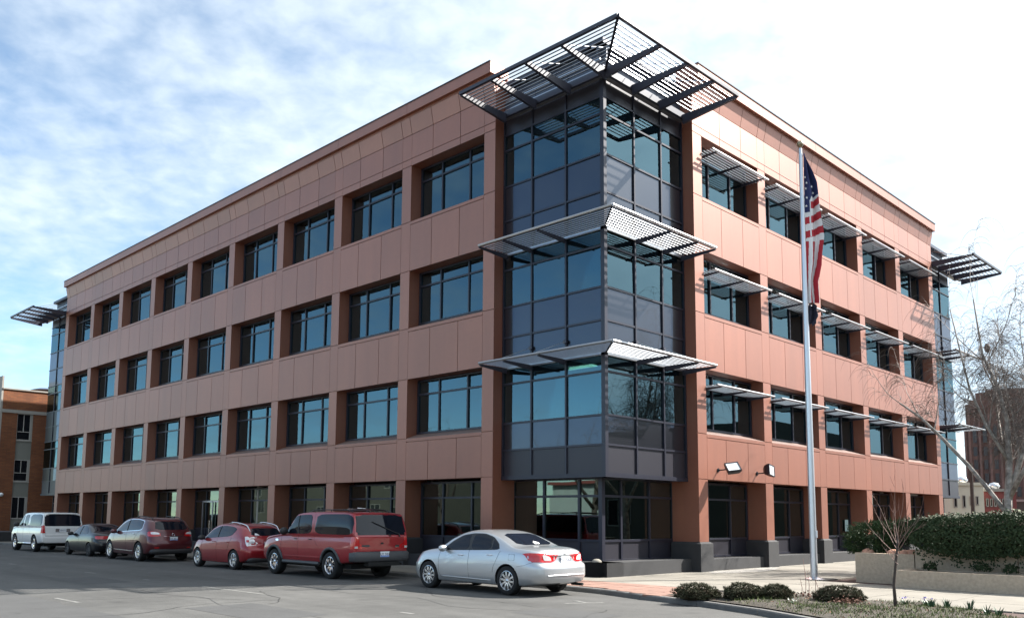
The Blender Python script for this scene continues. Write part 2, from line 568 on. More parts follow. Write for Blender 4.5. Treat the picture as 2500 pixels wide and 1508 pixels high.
class MB:
    """collects faces for one mesh object"""
    def __init__(s):
        s.v, s.f, s.m = [], [], []
        s.mats = []

    def mi(s, mname):
        if mname is None:
            return 0
        if mname not in s.mats:
            s.mats.append(mname)
        return s.mats.index(mname)

    def add(s, vs, fs, mname=None):
        b = len(s.v)
        s.v += [tuple(v) for v in vs]
        k = s.mi(mname)
        for f in fs:
            s.f.append(tuple(b+i for i in f))
            s.m.append(k)

    def box(s, x0, x1, y0, y1, z0, z1, mname=None):
        s.add([(x0, y0, z0), (x1, y0, z0), (x1, y1, z0), (x0, y1, z0),
               (x0, y0, z1), (x1, y0, z1), (x1, y1, z1), (x0, y1, z1)],
              [(3, 2, 1, 0), (4, 5, 6, 7), (0, 1, 5, 4), (1, 2, 6, 5), (2, 3, 7, 6), (3, 0, 4, 7)], mname)

    def obox(s, c, ax, ay, az, mname=None):
        c, ax, ay, az = Vector(c), Vector(ax), Vector(ay), Vector(az)
        vs = [c+ax*i+ay*j+az*k for k in (-1, 1) for i, j in ((-1, -1), (1, -1), (1, 1), (-1, 1))]
        fs = [(3, 2, 1, 0), (4, 5, 6, 7), (0, 1, 5, 4), (1, 2, 6, 5), (2, 3, 7, 6), (3, 0, 4, 7)]
        if ax.cross(ay).dot(az) < 0:
            fs = [tuple(reversed(f)) for f in fs]
        s.add(vs, fs, mname)

    def tube(s, pts, radii, n=6, mname=None, cap=True):
        pts = [Vector(p) for p in pts]
        if isinstance(radii, (int, float)):
            radii = [radii]*len(pts)
        b = len(s.v)
        k = s.mi(mname)
        prev = None
        for i, p in enumerate(pts):
            d = (pts[min(i+1, len(pts)-1)]-pts[max(i-1, 0)])
            if d.length < 1e-9:
                d = Vector((0, 0, 1))
            d.normalize()
            if prev is None:
                a = d.orthogonal().normalized()
            else:
                a = (prev-d*prev.dot(d))
                a = a.normalized() if a.length > 1e-6 else d.orthogonal().normalized()
            prev = a
            c = d.cross(a)
            for j in range(n):
                t = 2*math.pi*j/n
                s.v.append(tuple(p+(a*math.cos(t)+c*math.sin(t))*radii[i]))
        for i in range(len(pts)-1):
            for j in range(n):
                s.f.append((b+i*n+j, b+i*n+(j+1) % n, b+(i+1)*n+(j+1) % n, b+(i+1)*n+j))
                s.m.append(k)
        if cap:
            s.f.append(tuple(b+j for j in reversed(range(n))))
            s.f.append(tuple(b+(len(pts)-1)*n+j for j in range(n)))
            s.m += [k, k]

    def lathe(s, prof, n=24, axis='z', c=(0, 0, 0), mname=None):
        b = len(s.v)
        k = s.mi(mname)
        for r, h in prof:
            for j in range(n):
                t = 2*math.pi*j/n
                x, y = r*math.cos(t), r*math.sin(t)
                p = (x, y, h) if axis == 'z' else ((x, h, y) if axis == 'y' else (h, x, y))
                s.v.append((p[0]+c[0], p[1]+c[1], p[2]+c[2]))
        for i in range(len(prof)-1):
            for j in range(n):
                q = (b+i*n+j, b+i*n+(j+1) % n, b+(i+1)*n+(j+1) % n, b+(i+1)*n+j)
                s.f.append(q if axis != 'y' else tuple(reversed(q)))
                s.m.append(k)

    def grid(s, rows, mname=None, flip=False):
        b = len(s.v)
        k = s.mi(mname)
        w = len(rows[0])
        for r in rows:
            s.v += [tuple(p) for p in r]
        for i in range(len(rows)-1):
            for j in range(w-1):
                q = (b+i*w+j, b+i*w+j+1, b+(i+1)*w+j+1, b+(i+1)*w+j)
                s.f.append(tuple(reversed(q)) if flip else q)
                s.m.append(k)

    def mesh(s, name, mname=None, smooth=False, angle=None):
        me = bpy.data.meshes.new(name)
        me.from_pydata(s.v, [], s.f)
        ms = s.mats if s.mats else [mname]
        for q in ms:
            me.materials.append(MATS[q])
        if len(ms) > 1:
            me.polygons.foreach_set('material_index', s.m)
        if smooth:
            me.polygons.foreach_set('use_smooth', [True]*len(me.polygons))
            if angle:
                me.set_sharp_from_angle(angle=R(angle))
        me.update()
        return me

    def build(s, name, mname=None, parent=None, smooth=False, angle=None, loc=None):
        o = bpy.data.objects.new(name, s.mesh(name, mname, smooth, angle))
        link(o, parent)
        if loc is not None:
            o.location = loc
        return o


def inst(name, me, parent, loc=(0, 0, 0), rot=(0, 0, 0)):
    o = bpy.data.objects.new(name, me)
    link(o, parent)
    o.location = loc
    o.rotation_euler = rot
    return o


def copy_tree(o, parent=None):
    c = o.copy()
    link(c)
    c.parent = parent
    for ch in list(o.children):
        copy_tree(ch, c)
    return c


def sheet(name, poly, z, mname, thick=0.0, sub=None, parent=None):
    """flat polygon (list of (x,y)) at height z or z(x,y), with optional thickness downwards"""
    b = MB()
    zf = z if callable(z) else (lambda x, y: z)
    n = len(poly)
    b.add([(x, y, zf(x, y)) for x, y in poly], [tuple(range(n))])
    if thick:
        b.add([(x, y, zf(x, y)-thick) for x, y in poly], [])
        for i in range(n):
            j = (i+1) % n
            b.f.append((i, n+i, n+j, j))
            b.m.append(0)
    o = b.build(name, mname, parent)
    bm = bmesh.new()
    bm.from_mesh(o.data)
    bmesh.ops.recalc_face_normals(bm, faces=bm.faces)
    up_ = sum(f.normal.z*f.calc_area() for f in bm.faces)
    if up_ < 0:
        bmesh.ops.reverse_faces(bm, faces=bm.faces)
    bm.to_mesh(o.data)
    bm.free()
    return o
# ------------------------------------------------------------------ ground, street, pavement
def gz(y):
    return -0.0038*max(0.0, min(y, 60)-2)


b = MB()
ys = [-1500, -200, -60, -20, 0, 2, 10, 20, 30, 40, 50, 60, 90, 200, 1500]
b.grid([[(x, y, gz(y)-0.012) for x in (-1500, -200, -60, -19, -2, 40, 200, 1500)] for y in ys], flip=True)
tag(b.build('ground', 'soil'), kind='structure')
KERB = [(-2.75, 58), (-2.75, 30), (-2.75, 2), (-2.75, -0.4), (-2.9, -2.0), (-3.32, -3.43), (-3.62, -5.06), (-4.19, -6.74),
        (-4.95, -8.2), (-5.7, -9.5), (-6.1, -11.2), (-6.2, -14.5)]
b = MB()
rows = []
kp = [k for k in KERB]
full = [(-2.75, 120)] + kp + [(-6.2, -120)]
dens = []
for (xa, ya), (xb, yb) in zip(full[:-1], full[1:]):
    n = max(1, int(abs(yb-ya)/4))
    for i in range(n):
        dens.append((xa+(xb-xa)*i/n, ya+(yb-ya)*i/n))
dens.append(full[-1])
for x, y in reversed(dens):
    rows.append([(-17.8+(x+17.8)*i/5, y, gz(y)) for i in range(6)])
b.grid(rows)
road = tag(b.build('road', 'asphalt'), kind='structure')
if road.data.polygons[0].normal.z < 0:
    road.data.flip_normals()

# kerb stones along the parking lane and round the planted corner
kerb = thing('kerb', 'grey concrete kerb', 'kerb')
del kerb['label'], kerb['category']
kerb['kind'] = 'structure'
KW = 0.16


def offs(pts, d):
    out = []
    for i, p in enumerate(pts):
        a = Vector(pts[max(i-1, 0)])
        c = Vector(pts[min(i+1, len(pts)-1)])
        t = (c-a).normalized()
        nrm = Vector((-t.y, t.x))
        out.append((p[0]+nrm.x*d, p[1]+nrm.y*d))
    return out


seg = []
for (xa, ya), (xb, yb) in zip(KERB[:-1], KERB[1:]):
    n = max(1, round(math.hypot(xb-xa, yb-ya)/2.6))
    for i in range(n):
        seg.append((xa+(xb-xa)*i/n, ya+(yb-ya)*i/n))
seg.append(KERB[-1])
inn = offs(seg, KW)
KERB_IN = inn
for i in range(len(seg)-1):
    a, c, d, e = Vector(seg[i]), Vector(seg[i+1]), Vector(inn[i+1]), Vector(inn[i])
    g = (c-a).normalized()*0.006
    a, e, c, d = a+g, e+g, c-g, d-g
    bb = MB()
    za, zc_ = gz(a.y), gz(c.y)
    fa, fc = a+(e-a)*0.16, c+(d-c)*0.16
    bb.add([(a.x, a.y, za-0.1), (c.x, c.y, zc_-0.1), (d.x, d.y, zc_-0.1), (e.x, e.y, za-0.1),
            (a.x, a.y, za+0.085), (c.x, c.y, zc_+0.085), (d.x, d.y, zc_+0.11), (e.x, e.y, za+0.11),
            (fa.x, fa.y, za+0.108), (fc.x, fc.y, zc_+0.108)],
           [(0, 1, 5, 4), (4, 5, 9, 8), (8, 9, 6, 7), (2, 3, 7, 6), (1, 2, 6, 9, 5), (3, 0, 4, 8, 7)])
    bb.build('kerb_stone', 'kerb_concrete', kerb)

# pavement: base sheet and slabs with open joints
PZ = 0.118


def pz(x, y):
    return PZ + gz(y)


pave = thing('pavement', 'x', 'x')
del pave['label'], pave['category']
pave['kind'] = 'structure'
outer = [(x, y) for x, y in inn]
base_poly = outer + [(30, -14.5), (30, 0.35), (0.35, 0.35), (0.35, 58)]
b = MB()
rows = []
for x, y in inn:
    xr_ = 1.4 if y > 0.36 else 40
    rows.append([(x, y, pz(x, y)-0.03), (xr_, y, pz(x, y)-0.03)])
b.grid(rows)
ob = b.build('joint_bed', 'joint', pave)
if ob.data.polygons[0].normal.z < 0:
    ob.data.flip_normals()
SL = {}


def slab(x0, x1, y0, y1, m='concrete', name='paving_slab', dz=0.0):
    key = (round(x1-x0, 3), round(y1-y0, 3), m)
    if key not in SL:
        bb = MB()
        w, d = x1-x0-0.022, y1-y0-0.022
        bb.box(0, w, 0, d, -0.04, 0)
        SL[key] = bb.mesh(name, m)
    inst(name, SL[key], pave, (x0+0.011, y0+0.011, pz(x0, (y0+y1)/2)+dz+random.uniform(-0.002, 0.002)))


for j in range(32):            # walk beside the parked cars
    y0 = 0.36+j*1.5
    for x0, x1 in ((-2.58, -1.25), (-1.25, 0.08)):
        slab(x0, x1, y0, y0+1.5)
yb = [0.36, -1.15, -2.65, -4.15, -5.65, -7.15, -8.65, -10.15, -11.65, -13.15, -14.65]
xb = [-1.0+1.62*i for i in range(17)]
for j in range(len(yb)-1):
    for i in range(len(xb)-1):
        if yb[j+1] < -4.3 and xb[i] > 3.1 and xb[i] < 14 or xb[i] > 4.2 and yb[j+1] < -5.7:
            continue
        if xb[i] > -1.2 and j < 10:
            slab(xb[i], xb[i+1], yb[j+1], yb[j])
# salmon coloured ramp pavers beside the kerb
for j in range(9):
    y0 = -4.0+j*0.485
    xk = -2.62 if y0 > -2.2 else -2.72-(-2.2-y0)*0.36
    n = 3
    for i in range(n):
        xx0 = xk+(-1.0-xk)*i/n
        xx1 = xk+(-1.0-xk)*(i+1)/n
        slab(xx0, xx1, y0, y0+0.485, 'paver', 'ramp_paver')
# loose gravel strip at the foot of the facade
tag(sheet('gravel', [(4.9, -0.12), (4.4, -0.55), (5.2, -0.95), (6.6, -1.15), (7.8, -0.9), (8.9, -0.5), (9.0, -0.12)], PZ+0.008, 'gravel'),
    'fine grey gravel strip at the foot of the sunlit facade', 'gravel', kind='stuff')

# worn paint on the road
for (x, y0, y1, w) in ((-8.95, -2.45, -2.05, 0.10), (-8.95, 2.7, 5.95, 0.10), (-8.97, 12.8, 13.6, 0.10), (-9.2, 19.7, 20.5, 0.10),
                       (-8.97, 8.9, 9.3, 0.08), (-12.72, 3.5, 4.9, 0.10), (-8.95, -8.2, -5.4, 0.10)):
    sheet('lane_marking', [(x-w/2, y0), (x+w/2, y0), (x+w/2, y1), (x-w/2, y1)], lambda x, y: gz(y)+0.004, 'road_paint', parent=road)
sheet('stall_marking', [(-5.35, -3.02), (-5.30, -2.90), (-4.55, -3.36), (-4.60, -3.48)], 0.004, 'road_paint', parent=road)
sheet('stall_marking', [(-4.98, -3.30), (-4.88, -3.24), (-4.66, -2.78), (-4.76, -2.72)], 0.0065, 'road_paint', parent=road)
pts = []
for i in range(26):
    y = 8.0-i*0.7
    pts.append((-13.0+0.16*noise.noise((y*1.7, 3.1, 0))-0.10*(i % 2), y))
sheet('asphalt_patch', [(-16.6, 8.0)]+pts+[(-16.6, pts[-1][1])], 0.004, 'asphalt_patch', parent=road)
for k, (xs, y0) in enumerate(((-10.6, 14.0), (-7.2, 9.0))):
    b = MB()
    l = [(xs+0.5*noise.noise((i*0.3, k*5.1, 1.0)), y0-i*0.6, 0.004) for i in range(36)]
    b.grid([[(x-0.013, y, z+gz(y)), (x+0.013, y, z+gz(y))] for x, y, z in l])
    o = b.build('tar_seam', 'asphalt_patch', road)
    if o.data.polygons[0].normal.z < 0:
        o.data.flip_normals()

# hairline cracks wandering across the asphalt, and two square utility cuts
rg_ = random.Random(3)
for k in range(16):
    x, y = rg_.uniform(-16, -5.5), rg_.uniform(-6, 18)
    a = rg_.choice((0.1, 1.5, 1.6, 3.0))+rg_.uniform(-.4, .4)
    pts = []
    for i in range(rg_.randint(14, 30)):
        pts.append((x, y))
        a += rg_.gauss(0, .28)
        x += .22*math.cos(a)
        y += .22*math.sin(a)
    b = MB()
    rows = []
    for i, q in enumerate(pts):
        t0, t1 = Vector(pts[max(i-1, 0)]), Vector(pts[min(i+1, len(pts)-1)])
        nrm = (t1-t0).normalized().orthogonal()*rg_.uniform(.004, .014)
        rows.append([(q[0]-nrm.x, q[1]-nrm.y, gz(q[1])+.0055), (q[0]+nrm.x, q[1]+nrm.y, gz(q[1])+.0055)])
    b.grid(rows)
    o = b.build('crack', 'crack_fill', road)
    if o.data.polygons[0].normal.z < 0:
        o.data.flip_normals()
for (x0, y0, x1, y1) in ((-7.4, -5.2, -6.2, -3.4), (-11.6, -1.6, -10.2, 1.2), (-10.9, 8.4, -9.6, 11.2)):
    sheet('asphalt_patch', [(x0, y0), (x1, y0+.05), (x1+.03, y1), (x0-.02, y1-.04)], lambda x, y: gz(y)+.003, 'asphalt_patch', parent=road)
# ------------------------------------------------------------------ the office building
class Frame:
    """wall coordinates: u along the wall, n outwards from the facade plane, z up"""
    def __init__(s, o, u, n):
        s.o, s.u, s.n = Vector((*o, 0)), Vector((*u, 0)), Vector((*n, 0))
        s.flip = s.u.cross(s.n).z < 0

    def p(s, u, n, z):
        return s.o+s.u*u+s.n*n+Vector((0, 0, z))


FA = Frame((0, 0), (0, 1), (-1, 0))
FB = Frame((0, 0), (1, 0), (0, -1))
LA, LB = 48.75, 31.10
FA2 = Frame((0, LA), (0, -1), (-1, 0))
FB2 = Frame((LB, 0), (-1, 0), (0, -1))


def fprism(mb, F, pts8, mname=None):
    """8 corners given as (u,n,z): bottom ring then top ring"""
    fs = [(3, 2, 1, 0), (4, 5, 6, 7), (0, 1, 5, 4), (1, 2, 6, 5), (2, 3, 7, 6), (3, 0, 4, 7)]
    if F.flip:
        fs = [tuple(reversed(f)) for f in fs]
    mb.add([F.p(*q) for q in pts8], fs, mname)


def fbox(mb, F, u0, u1, n0, n1, z0, z1, mname=None):
    fprism(mb, F, [(u0, n0, z0), (u1, n0, z0), (u1, n1, z0), (u0, n1, z0), (u0, n0, z1), (u1, n0, z1), (u1, n1, z1), (u0, n1, z1)], mname)


PC = {}


def piece(name, F, u0, u1, n0, n1, z0, z1, m, parent, fl=0.0, tilt=0.0):
    """a box-shaped piece of the wall; equal pieces share their mesh. fl = outward lean of the top"""
    key = (F is FA or F is FA2, F.flip, tuple(round(q, 3) for q in (u1-u0, n1-n0, z1-z0, fl)), m, name)
    if key not in PC:
        mb = MB()
        G = Frame((0, 0), F.u[:2], F.n[:2])
        du, dn, dz = u1-u0, n1-n0, z1-z0
        fprism(mb, G, [(0, 0, 0), (du, 0, 0), (du, dn, 0), (0, dn, 0), (0, fl, dz), (du, fl, dz), (du, dn+fl, dz), (0, dn+fl, dz)])
        PC[key] = mb.mesh(name, m)
    rot = (0, 0, 0)
    if tilt:
        rot = (random.gauss(0, tilt), random.gauss(0, tilt), random.gauss(0, tilt))
    return inst(name, PC[key], parent, F.p(u0, n0, z0), rot)


bld = thing('office_building', 'four storey brown panelled office block with glazed corner towers and sunshades', 'building')
GH = 3.03
SIL = [4.489, 8.450, 12.410]
HED = [6.614, 10.575, 14.536]
T1, T2, T3, T4 = 14.80, 15.72, 16.34, 16.80
FACES = [(FA, 4.587, 4.359, 0.522, 9), (FB, 4.646, 4.335, 0.534, 5)]
G = 0.011
wall = MB()
RW, RG = 0.52, 0.77          # window recess upstairs / at street level
CF = (0.312, 0.690)          # where the three panels of a bay divide


def window(F, u0, u1, n, z0, z1, zt, glass, lower=None, fr=(0.31, 0.69), name='window', tilt=0.004):
    """aluminium window: frame mesh with one pane object per light"""
    mb = MB()
    us = [u0, u0+(u1-u0)*fr[0], u0+(u1-u0)*fr[1], u1]
    w, d = 0.032, 0.05
    zs = [z0]+([lower] if lower else [])+[zt, z1]
    fbox(mb, F, u0, u1, n-d, n+d, z0, z0+2*w)
    fbox(mb, F, u0, u1, n-d, n+d, z1-2*w, z1)
    for i, u in enumerate(us):
        ww = w if 0 < i < 3 else w*1.2
        uu = u if 0 < i < 3 else (u+ww if i == 0 else u-ww)
        fbox(mb, F, uu-ww, uu+ww, n-d-0.002, n+d+0.004, z0+0.001, z1-0.001)
    for z in zs[1:-1]:
        fbox(mb, F, u0+0.002, u1-0.002, n-d+0.004, n+d-0.003, z-w, z+w)
    o = mb.build(name, 'mullion', bld)
    for i in range(3):
        for j in range(len(zs)-1):
            m = glass if not (lower and j == 0) else 'tower_metal'
            piece('pane' if m == glass else 'infill_panel', F, us[i], us[i+1], n-0.012, n+0.004, zs[j], zs[j+1], m, o, tilt=tilt if m == glass else 0)
    return o


for F, f0, sp, w, nb in FACES:
    nfl = nb+1
    for k in range(nb+1):
        u0 = f0+k*sp
        u1 = u0+w
        # pilaster core with its return faces
        fbox(wall, F, u0+0.004, u1-0.004, -1.0, -0.045, 0.9, T3)
        zs = [1.035, GH, SIL[0], HED[0], SIL[1], HED[1], SIL[2], HED[2], T1, T2]
        for a, c in zip(zs[:-1], zs[1:]):
            piece('pilaster_panel', F, u0, u1, -0.045, 0, a+G, c-G, 'cladding', bld)
        piece('parapet_panel', F, u0+G, u1-G, -0.045, 0, T2+G, T3, 'cladding', bld, fl=0.13)
        # dark concrete foot
        mb = MB()
        q = 0.10
        fbox(mb, F, u0-q, u1+q, -1.0, q, -0.25, 0.99)
        fprism(mb, F, [(u0-q, -1.0, 0.99), (u1+q, -1.0, 0.99), (u1+q, q, 0.99), (u0-q, q, 0.99),
                       (u0-0.02, -1.0, 1.045), (u1+0.02, -1.0, 1.045), (u1+0.02, 0.02, 1.045), (u0-0.02, 0.02, 1.045)])
        mb.build('pilaster_foot', 'base_concrete', bld)
        if k == nb:
            continue
        b0, b1 = u1, f0+(k+1)*sp
        bw = b1-b0
        cs = [b0, b0+bw*CF[0], b0+bw*CF[1], b1]
        lows = [GH, HED[0], HED[1]]
        for a, c in zip(lows, SIL):
            fbox(wall, F, b0-0.02, b1+0.02, -0.60, -0.045, a+0.012, c-0.015)
            for i in range(3):
                piece('spandrel_panel', F, cs[i]+G, cs[i+1]-G, -0.045, 0, a, c-0.12-G, 'cladding', bld)
            piece('sill_panel', F, b0+G, b1-G, -0.045, 0.004, c-0.12+G, c, 'cladding', bld)
            # sloping ledge from the glass down to the face
            ledge = MB()
            fprism(ledge, F, [(b0, -0.60, c-0.05), (b1, -0.60, c-0.05), (b1, 0.004, c-0.05), (b0, 0.004, c-0.05),
                              (b0, -0.60, c+0.225), (b1, -0.60, c+0.225), (b1, -0.01, c+0.006), (b0, -0.01, c+0.006)])
            ledge.build('sill_ledge', 'ledge', bld)
        fbox(wall, F, b0-0.02, b1+0.02, -0.60, -0.045, HED[2]+0.012, T3)
        for i in range(3):
            piece('header_panel', F, cs[i]+G, cs[i+1]-G, -0.045, 0, HED[2], T1-G, 'cladding', bld)
            piece('frieze_panel', F, cs[i]+G, cs[i+1]-G, -0.045, 0, T1+G, T2-G, 'cladding', bld)
            piece('parapet_panel', F, cs[i]+G, cs[i+1]-G, -0.045, 0, T2+G, T3, 'cladding', bld, fl=0.13)
        # upper windows
        for lv, (a, c) in enumerate(zip(SIL, HED)):
            z0, z1 = a+0.19, c-0.004
            wo_ = window(F, b0+0.004, b1-0.004, -RW, z0, z1, z0+(z1-z0)*0.73, 'vision_glass')
            if random.random() < 0.5:
                j = random.choice((0, 1, 1, 2))
                us = [b0, b0+bw*0.31, b0+bw*0.69, b1]
                dz = random.uniform(0.35, 1.0)*(z1-z0)
                piece('roller_blind', F, us[j]+0.06, us[j+1]-0.06, -RW-0.16, -RW-0.15, z1-dz, z1-0.02, 'blind', wo_)
        # street level glazing, deeper in
        z1 = GH-0.06
        wo_ = window(F, b0+0.004, b1-0.004, -RG, 0.50, z1, 2.42, 'store_glass', lower=1.10, name='shop_window')
        fbox(wall, F, b0, b1, -RG-0.05, -0.60, GH+0.012, GH+0.5)
        piece('plinth_wall', F, b0+0.11, b1-0.11, -0.72, -0.07, -0.25, 0.485, 'base_concrete', bld)
        if F is FB and k in (0, 1):
            piece('roller_blind', F, b0+bw*0.34, b0+bw*0.66, -RG-0.22, -RG-0.21, 1.75, 2.40, 'blind', wo_)
        if F is FB:
            piece('blind', F, b0+bw*0.02, b0+bw*0.98, -RG-0.42, -RG-0.40, 0.6, 2.9, 'interior_wall', wo_) if k in (1, 2) else None
    # cornice in lengths of one bay
    uend = f0+nb*sp+w
    fbox(wall, F, f0+0.05, uend-0.05, -0.55, 0.135, T3+0.004, T3+0.085)
    for k in range(nb+1):
        u0 = f0+k*sp-(0.02 if k == 0 else 0)
        u1 = f0+(k+1)*sp if k < nb else uend+0.02
        piece('cornice_panel', F, u0+0.006, u1-0.006, -0.6, 0.27, T3+0.085, T4, 'cladding', bld)
        piece('coping', F, u0+0.003, u1-0.003, -0.62, 0.295, T4, T4+0.035, 'mullion', bld)
    for k in range(nb*2):
        piece('roof_anchor', F, f0+1.0+k*sp/2, f0+1.06+k*sp/2, -0.05, 0.02, T4+0.035, T4+0.12, 'mullion', bld)
# rear walls, roof and inside
fbox(wall, Frame((0, LA), (1, 0), (0, 1)), 4.5, LB-0.8, -0.6, -0.5, 0, T3)
fbox(wall, Frame((LB, 0), (0, 1), (1, 0)), 4.5, LA-0.8, -0.6, -0.5, 0, T3)
wall.build('wall_core', 'cladding', bld)
mb = MB()
mb.box(0.62, LB-0.6, 0.62, LA-0.6, 15.35, 15.6)
mb.build('roof', 'roof_membrane', bld)
for k, (a, c) in enumerate(zip([GH]+HED, SIL+[15.3])):
    mb = MB()
    mb.box(1.15 if k == 0 else 0.62, LB-0.65, 1.15 if k == 0 else 0.62, LA-0.65, a+0.06, a+0.10, 'ceiling')
    if k < 3:
        mb.box(0.62, LB-0.65, 0.62, LA-0.65, c-0.82, c-0.62, 'carpet')
    mb.build('floor_deck', None, bld)
mb = MB()
mb.box(7.5, 25.0, 8.5, 41, 0, 15.3)
mb.build('service_core', 'interior_wall', bld)
for i, y in enumerate((9.2, 20.3, 31.5, 40.2)):       # partitions behind the street facade
    mb = MB()
    mb.box(0.75 if i else 1.5, 7.5, y, y+0.12, 0, 15.3)
    mb.build('partition_wall', 'interior_wall', bld)
for i, x in enumerate((9.1, 17.6, 22.0)):
    mb = MB()
    mb.box(x, x+0.12, 1.2, 8.5, 0, 15.3)
    mb.build('partition_wall', 'interior_wall', bld)
fx = MB()
fx.box(-0.15, 0.15, -0.62, 0.62, -0.03, 0)
fxm = fx.mesh('ceiling_light', 'fixture')
for k, h in enumerate([GH]+HED):
    for (x, y) in ((2.4, 6.4), (4.6, 6.4), (2.4, 11.0), (4.6, 11.0), (2.4, 15.5), (2.4, 3.0), (4.8, 2.6), (7.2, 3.0), (12.0, 3.0), (2.4, 24.0)):
        if k == 0 or (k+int(x*3+y)) % 3 == 0:
            continue
        inst('ceiling_light', fxm, bld, (x, y, h+0.055), (0, 0, 0))

# ------------------------------------------------------------------ glazed corner towers
TZ = [3.04, 3.88, 4.74, 6.01, 6.53, 7.53, 8.53, 9.77, 10.29, 11.43, 12.60, 13.85, 14.39, 14.93]
TK = ['m', 's', 'v', 'v', 's', 's', 'v', 'v', 's', 's', 'v', 'v', 'm']
NG = -0.45


def tower_face(F, W, uverts, corner=True):
    mb = MB()
    us = [-NG]+uverts+[W]
    hw = 0.03
    for i, u in enumerate(us):
        if i == 0:
            continue
        uu = u-hw if i == len(us)-1 else u
        fbox(mb, F, uu-hw, uu+hw, NG-0.06, NG+0.055, TZ[0], TZ[-1])
    for z in TZ[:-1]:
        fbox(mb, F, us[0], us[-1]-0.01, NG-0.055, NG+0.045, z-hw, z+hw)
    fbox(mb, F, us[0], us[-1]-0.012, NG-0.05, NG+0.07, TZ[0]-0.10, TZ[0]+0.02)
    fbox(mb, F, us[0], us[-1]-0.013, -1.10, NG-0.05, TZ[0]-0.095, TZ[0]+0.0)
    o = mb.build('curtain_wall', 'mullion', bld)
    nm = {'m': ('metal_panel', 'tower_metal'), 's': ('spandrel_pane', 'spandrel_glass'), 'v': ('pane', 'vision_glass')}
    for i in range(len(us)-1):
        for j, kd in enumerate(TK):
            n_, m_ = nm[kd]
            piece(n_, F, us[i], us[i+1], NG-0.014, NG+0.008, TZ[j], TZ[j+1], m_, o, tilt=0.0035 if kd != 'm' else 0)
    # pent-house cladding above the canopy
    for i in range(3):
        piece('penthouse_panel', F, 0.45+i*(W-0.45)/3+0.01, 0.45+(i+1)*(W-0.45)/3-0.01, NG-0.05, NG, 15.02, 15.55, 'penthouse_metal', o)
        piece('penthouse_panel', F, 0.45+i*(W-0.45)/3+0.01, 0.45+(i+1)*(W-0.45)/3-0.01, NG-0.25, NG-0.2, 15.57, 16.10, 'penthouse_metal', o)
    piece('penthouse_coping', F, 0.42, W, NG-0.6, NG+0.04, 16.10, 16.26, 'penthouse_metal', o)
    # street level, set further back
    mb = MB()
    g = -1.05
    ug = [1.05]+[v for v in uverts]+[W+0.05]
    zz = [0.52, 1.10, 2.42, 2.95]
    for i, u in enumerate(ug):
        fbox(mb, F, u-0.04 if i else u-0.05, u+0.04, g-0.05, g+0.05 if i else g+0.05, zz[0], zz[-1])
    for z in zz:
        fbox(mb, F, ug[0], ug[-1], g-0.045, g+0.045, z-0.035, z+0.035)
    o2 = mb.build('shopfront', 'mullion', bld)
    for i in range(len(ug)-1):
        for j in range(3):
            m_ = 'tower_metal' if j == 0 else 'store_glass'
            piece('infill_panel' if j == 0 else 'pane', F, ug[i], ug[i+1], g-0.012, g+0.005, zz[j], zz[j+1], m_, o2, tilt=0.0012 if j else 0)
    piece('plinth_wall', F, 0.24, W-0.1, -1.03, -0.24, -0.25, 0.516, 'base_concrete', bld)
    return o


SLM = {}


def slat_obj(name, F, u0, u1, n, z, w, t, m, parent, mit0=0.0):
    """blade louvre running along u; mit0 = mitre at the corner end"""
    mb = MB()
    n0, n1 = n-w/2, n+w/2
    ua, ub = u0, u0
    if mit0:
        ua, ub = u0+w/2, u0-w/2
    fprism(mb, F, [(ua, n0, z-t/2), (u1, n0, z-t/2), (u1, n1, z-t/2), (ub, n1, z-t/2),
                   (ua, n0+0.004, z+t/2), (u1, n0+0.004, z+t/2), (u1, n1-0.004, z+t/2), (ub, n1-0.004, z+t/2)])
    return mb.build(name, m, parent)


def beam_obj(name, F, u, n0, n1, z, h0, h1, th, m, parent):
    mb = MB()
    fprism(mb, F, [(u-th, n0, z-h0), (u+th, n0, z-h0), (u+th, n1, z-h1), (u-th, n1, z-h1),
                   (u-th, n0, z), (u+th, n0, z), (u+th, n1, z), (u-th, n1, z)])
    return mb.build(name, m, parent)


def louvre(F, W, z, nout, nin, nsl, uverts, wrap=True, ustart=0.0):
    mb = MB()
    u0 = -nout if wrap else ustart
    a, c = F.p(u0, nout, z), F.p(W-0.22, nout, z)
    mb.tube([a, c], 0.045, 8)
    fbox(mb, F, -nin if wrap else ustart, W-0.05, nin-0.06, nin, z-0.06, z+0.06)
    o = mb.build('sunshade', 'slat_metal', bld, smooth=True, angle=40)
    for i in range(nsl):
        n = nin+0.10+(nout-nin-0.2)*i/(nsl-1)
        slat_obj('slat', F, -n if wrap else ustart, W-0.25, n, z, 0.062, 0.014, 'slat_metal', o, 1 if wrap else 0)
    for u in uverts+[W-0.24]:
        beam_obj('bracket_arm', F, u, nin, nout, z-0.02, 0.16, 0.06, 0.02, 'beam_paint', o)
    if wrap:
        mb = MB()
        p0, p1 = F.p(-nin, nin, z-0.05), F.p(-nout, nout, z-0.03)
        mb.tube([p0, p1], 0.025, 5)
        mb.build('mitre_arm', 'beam_paint', o)
    for u in uverts:          # round anchor plates and stay rods
        mb = MB()
        c0 = F.p(u, NG+0.05, z+0.52)
        d = F.n
        mb.tube([c0, c0+d*0.05], 0.07, 10)
        mb.build('anchor_plate', 'beam_paint', o)
        mb = MB()
        mb.tube([c0+d*0.04, F.p(u+0.35, nout-0.1, z+0.04)], 0.010, 4)
        mb.build('stay_rod', 'slat_metal', o)
    return o


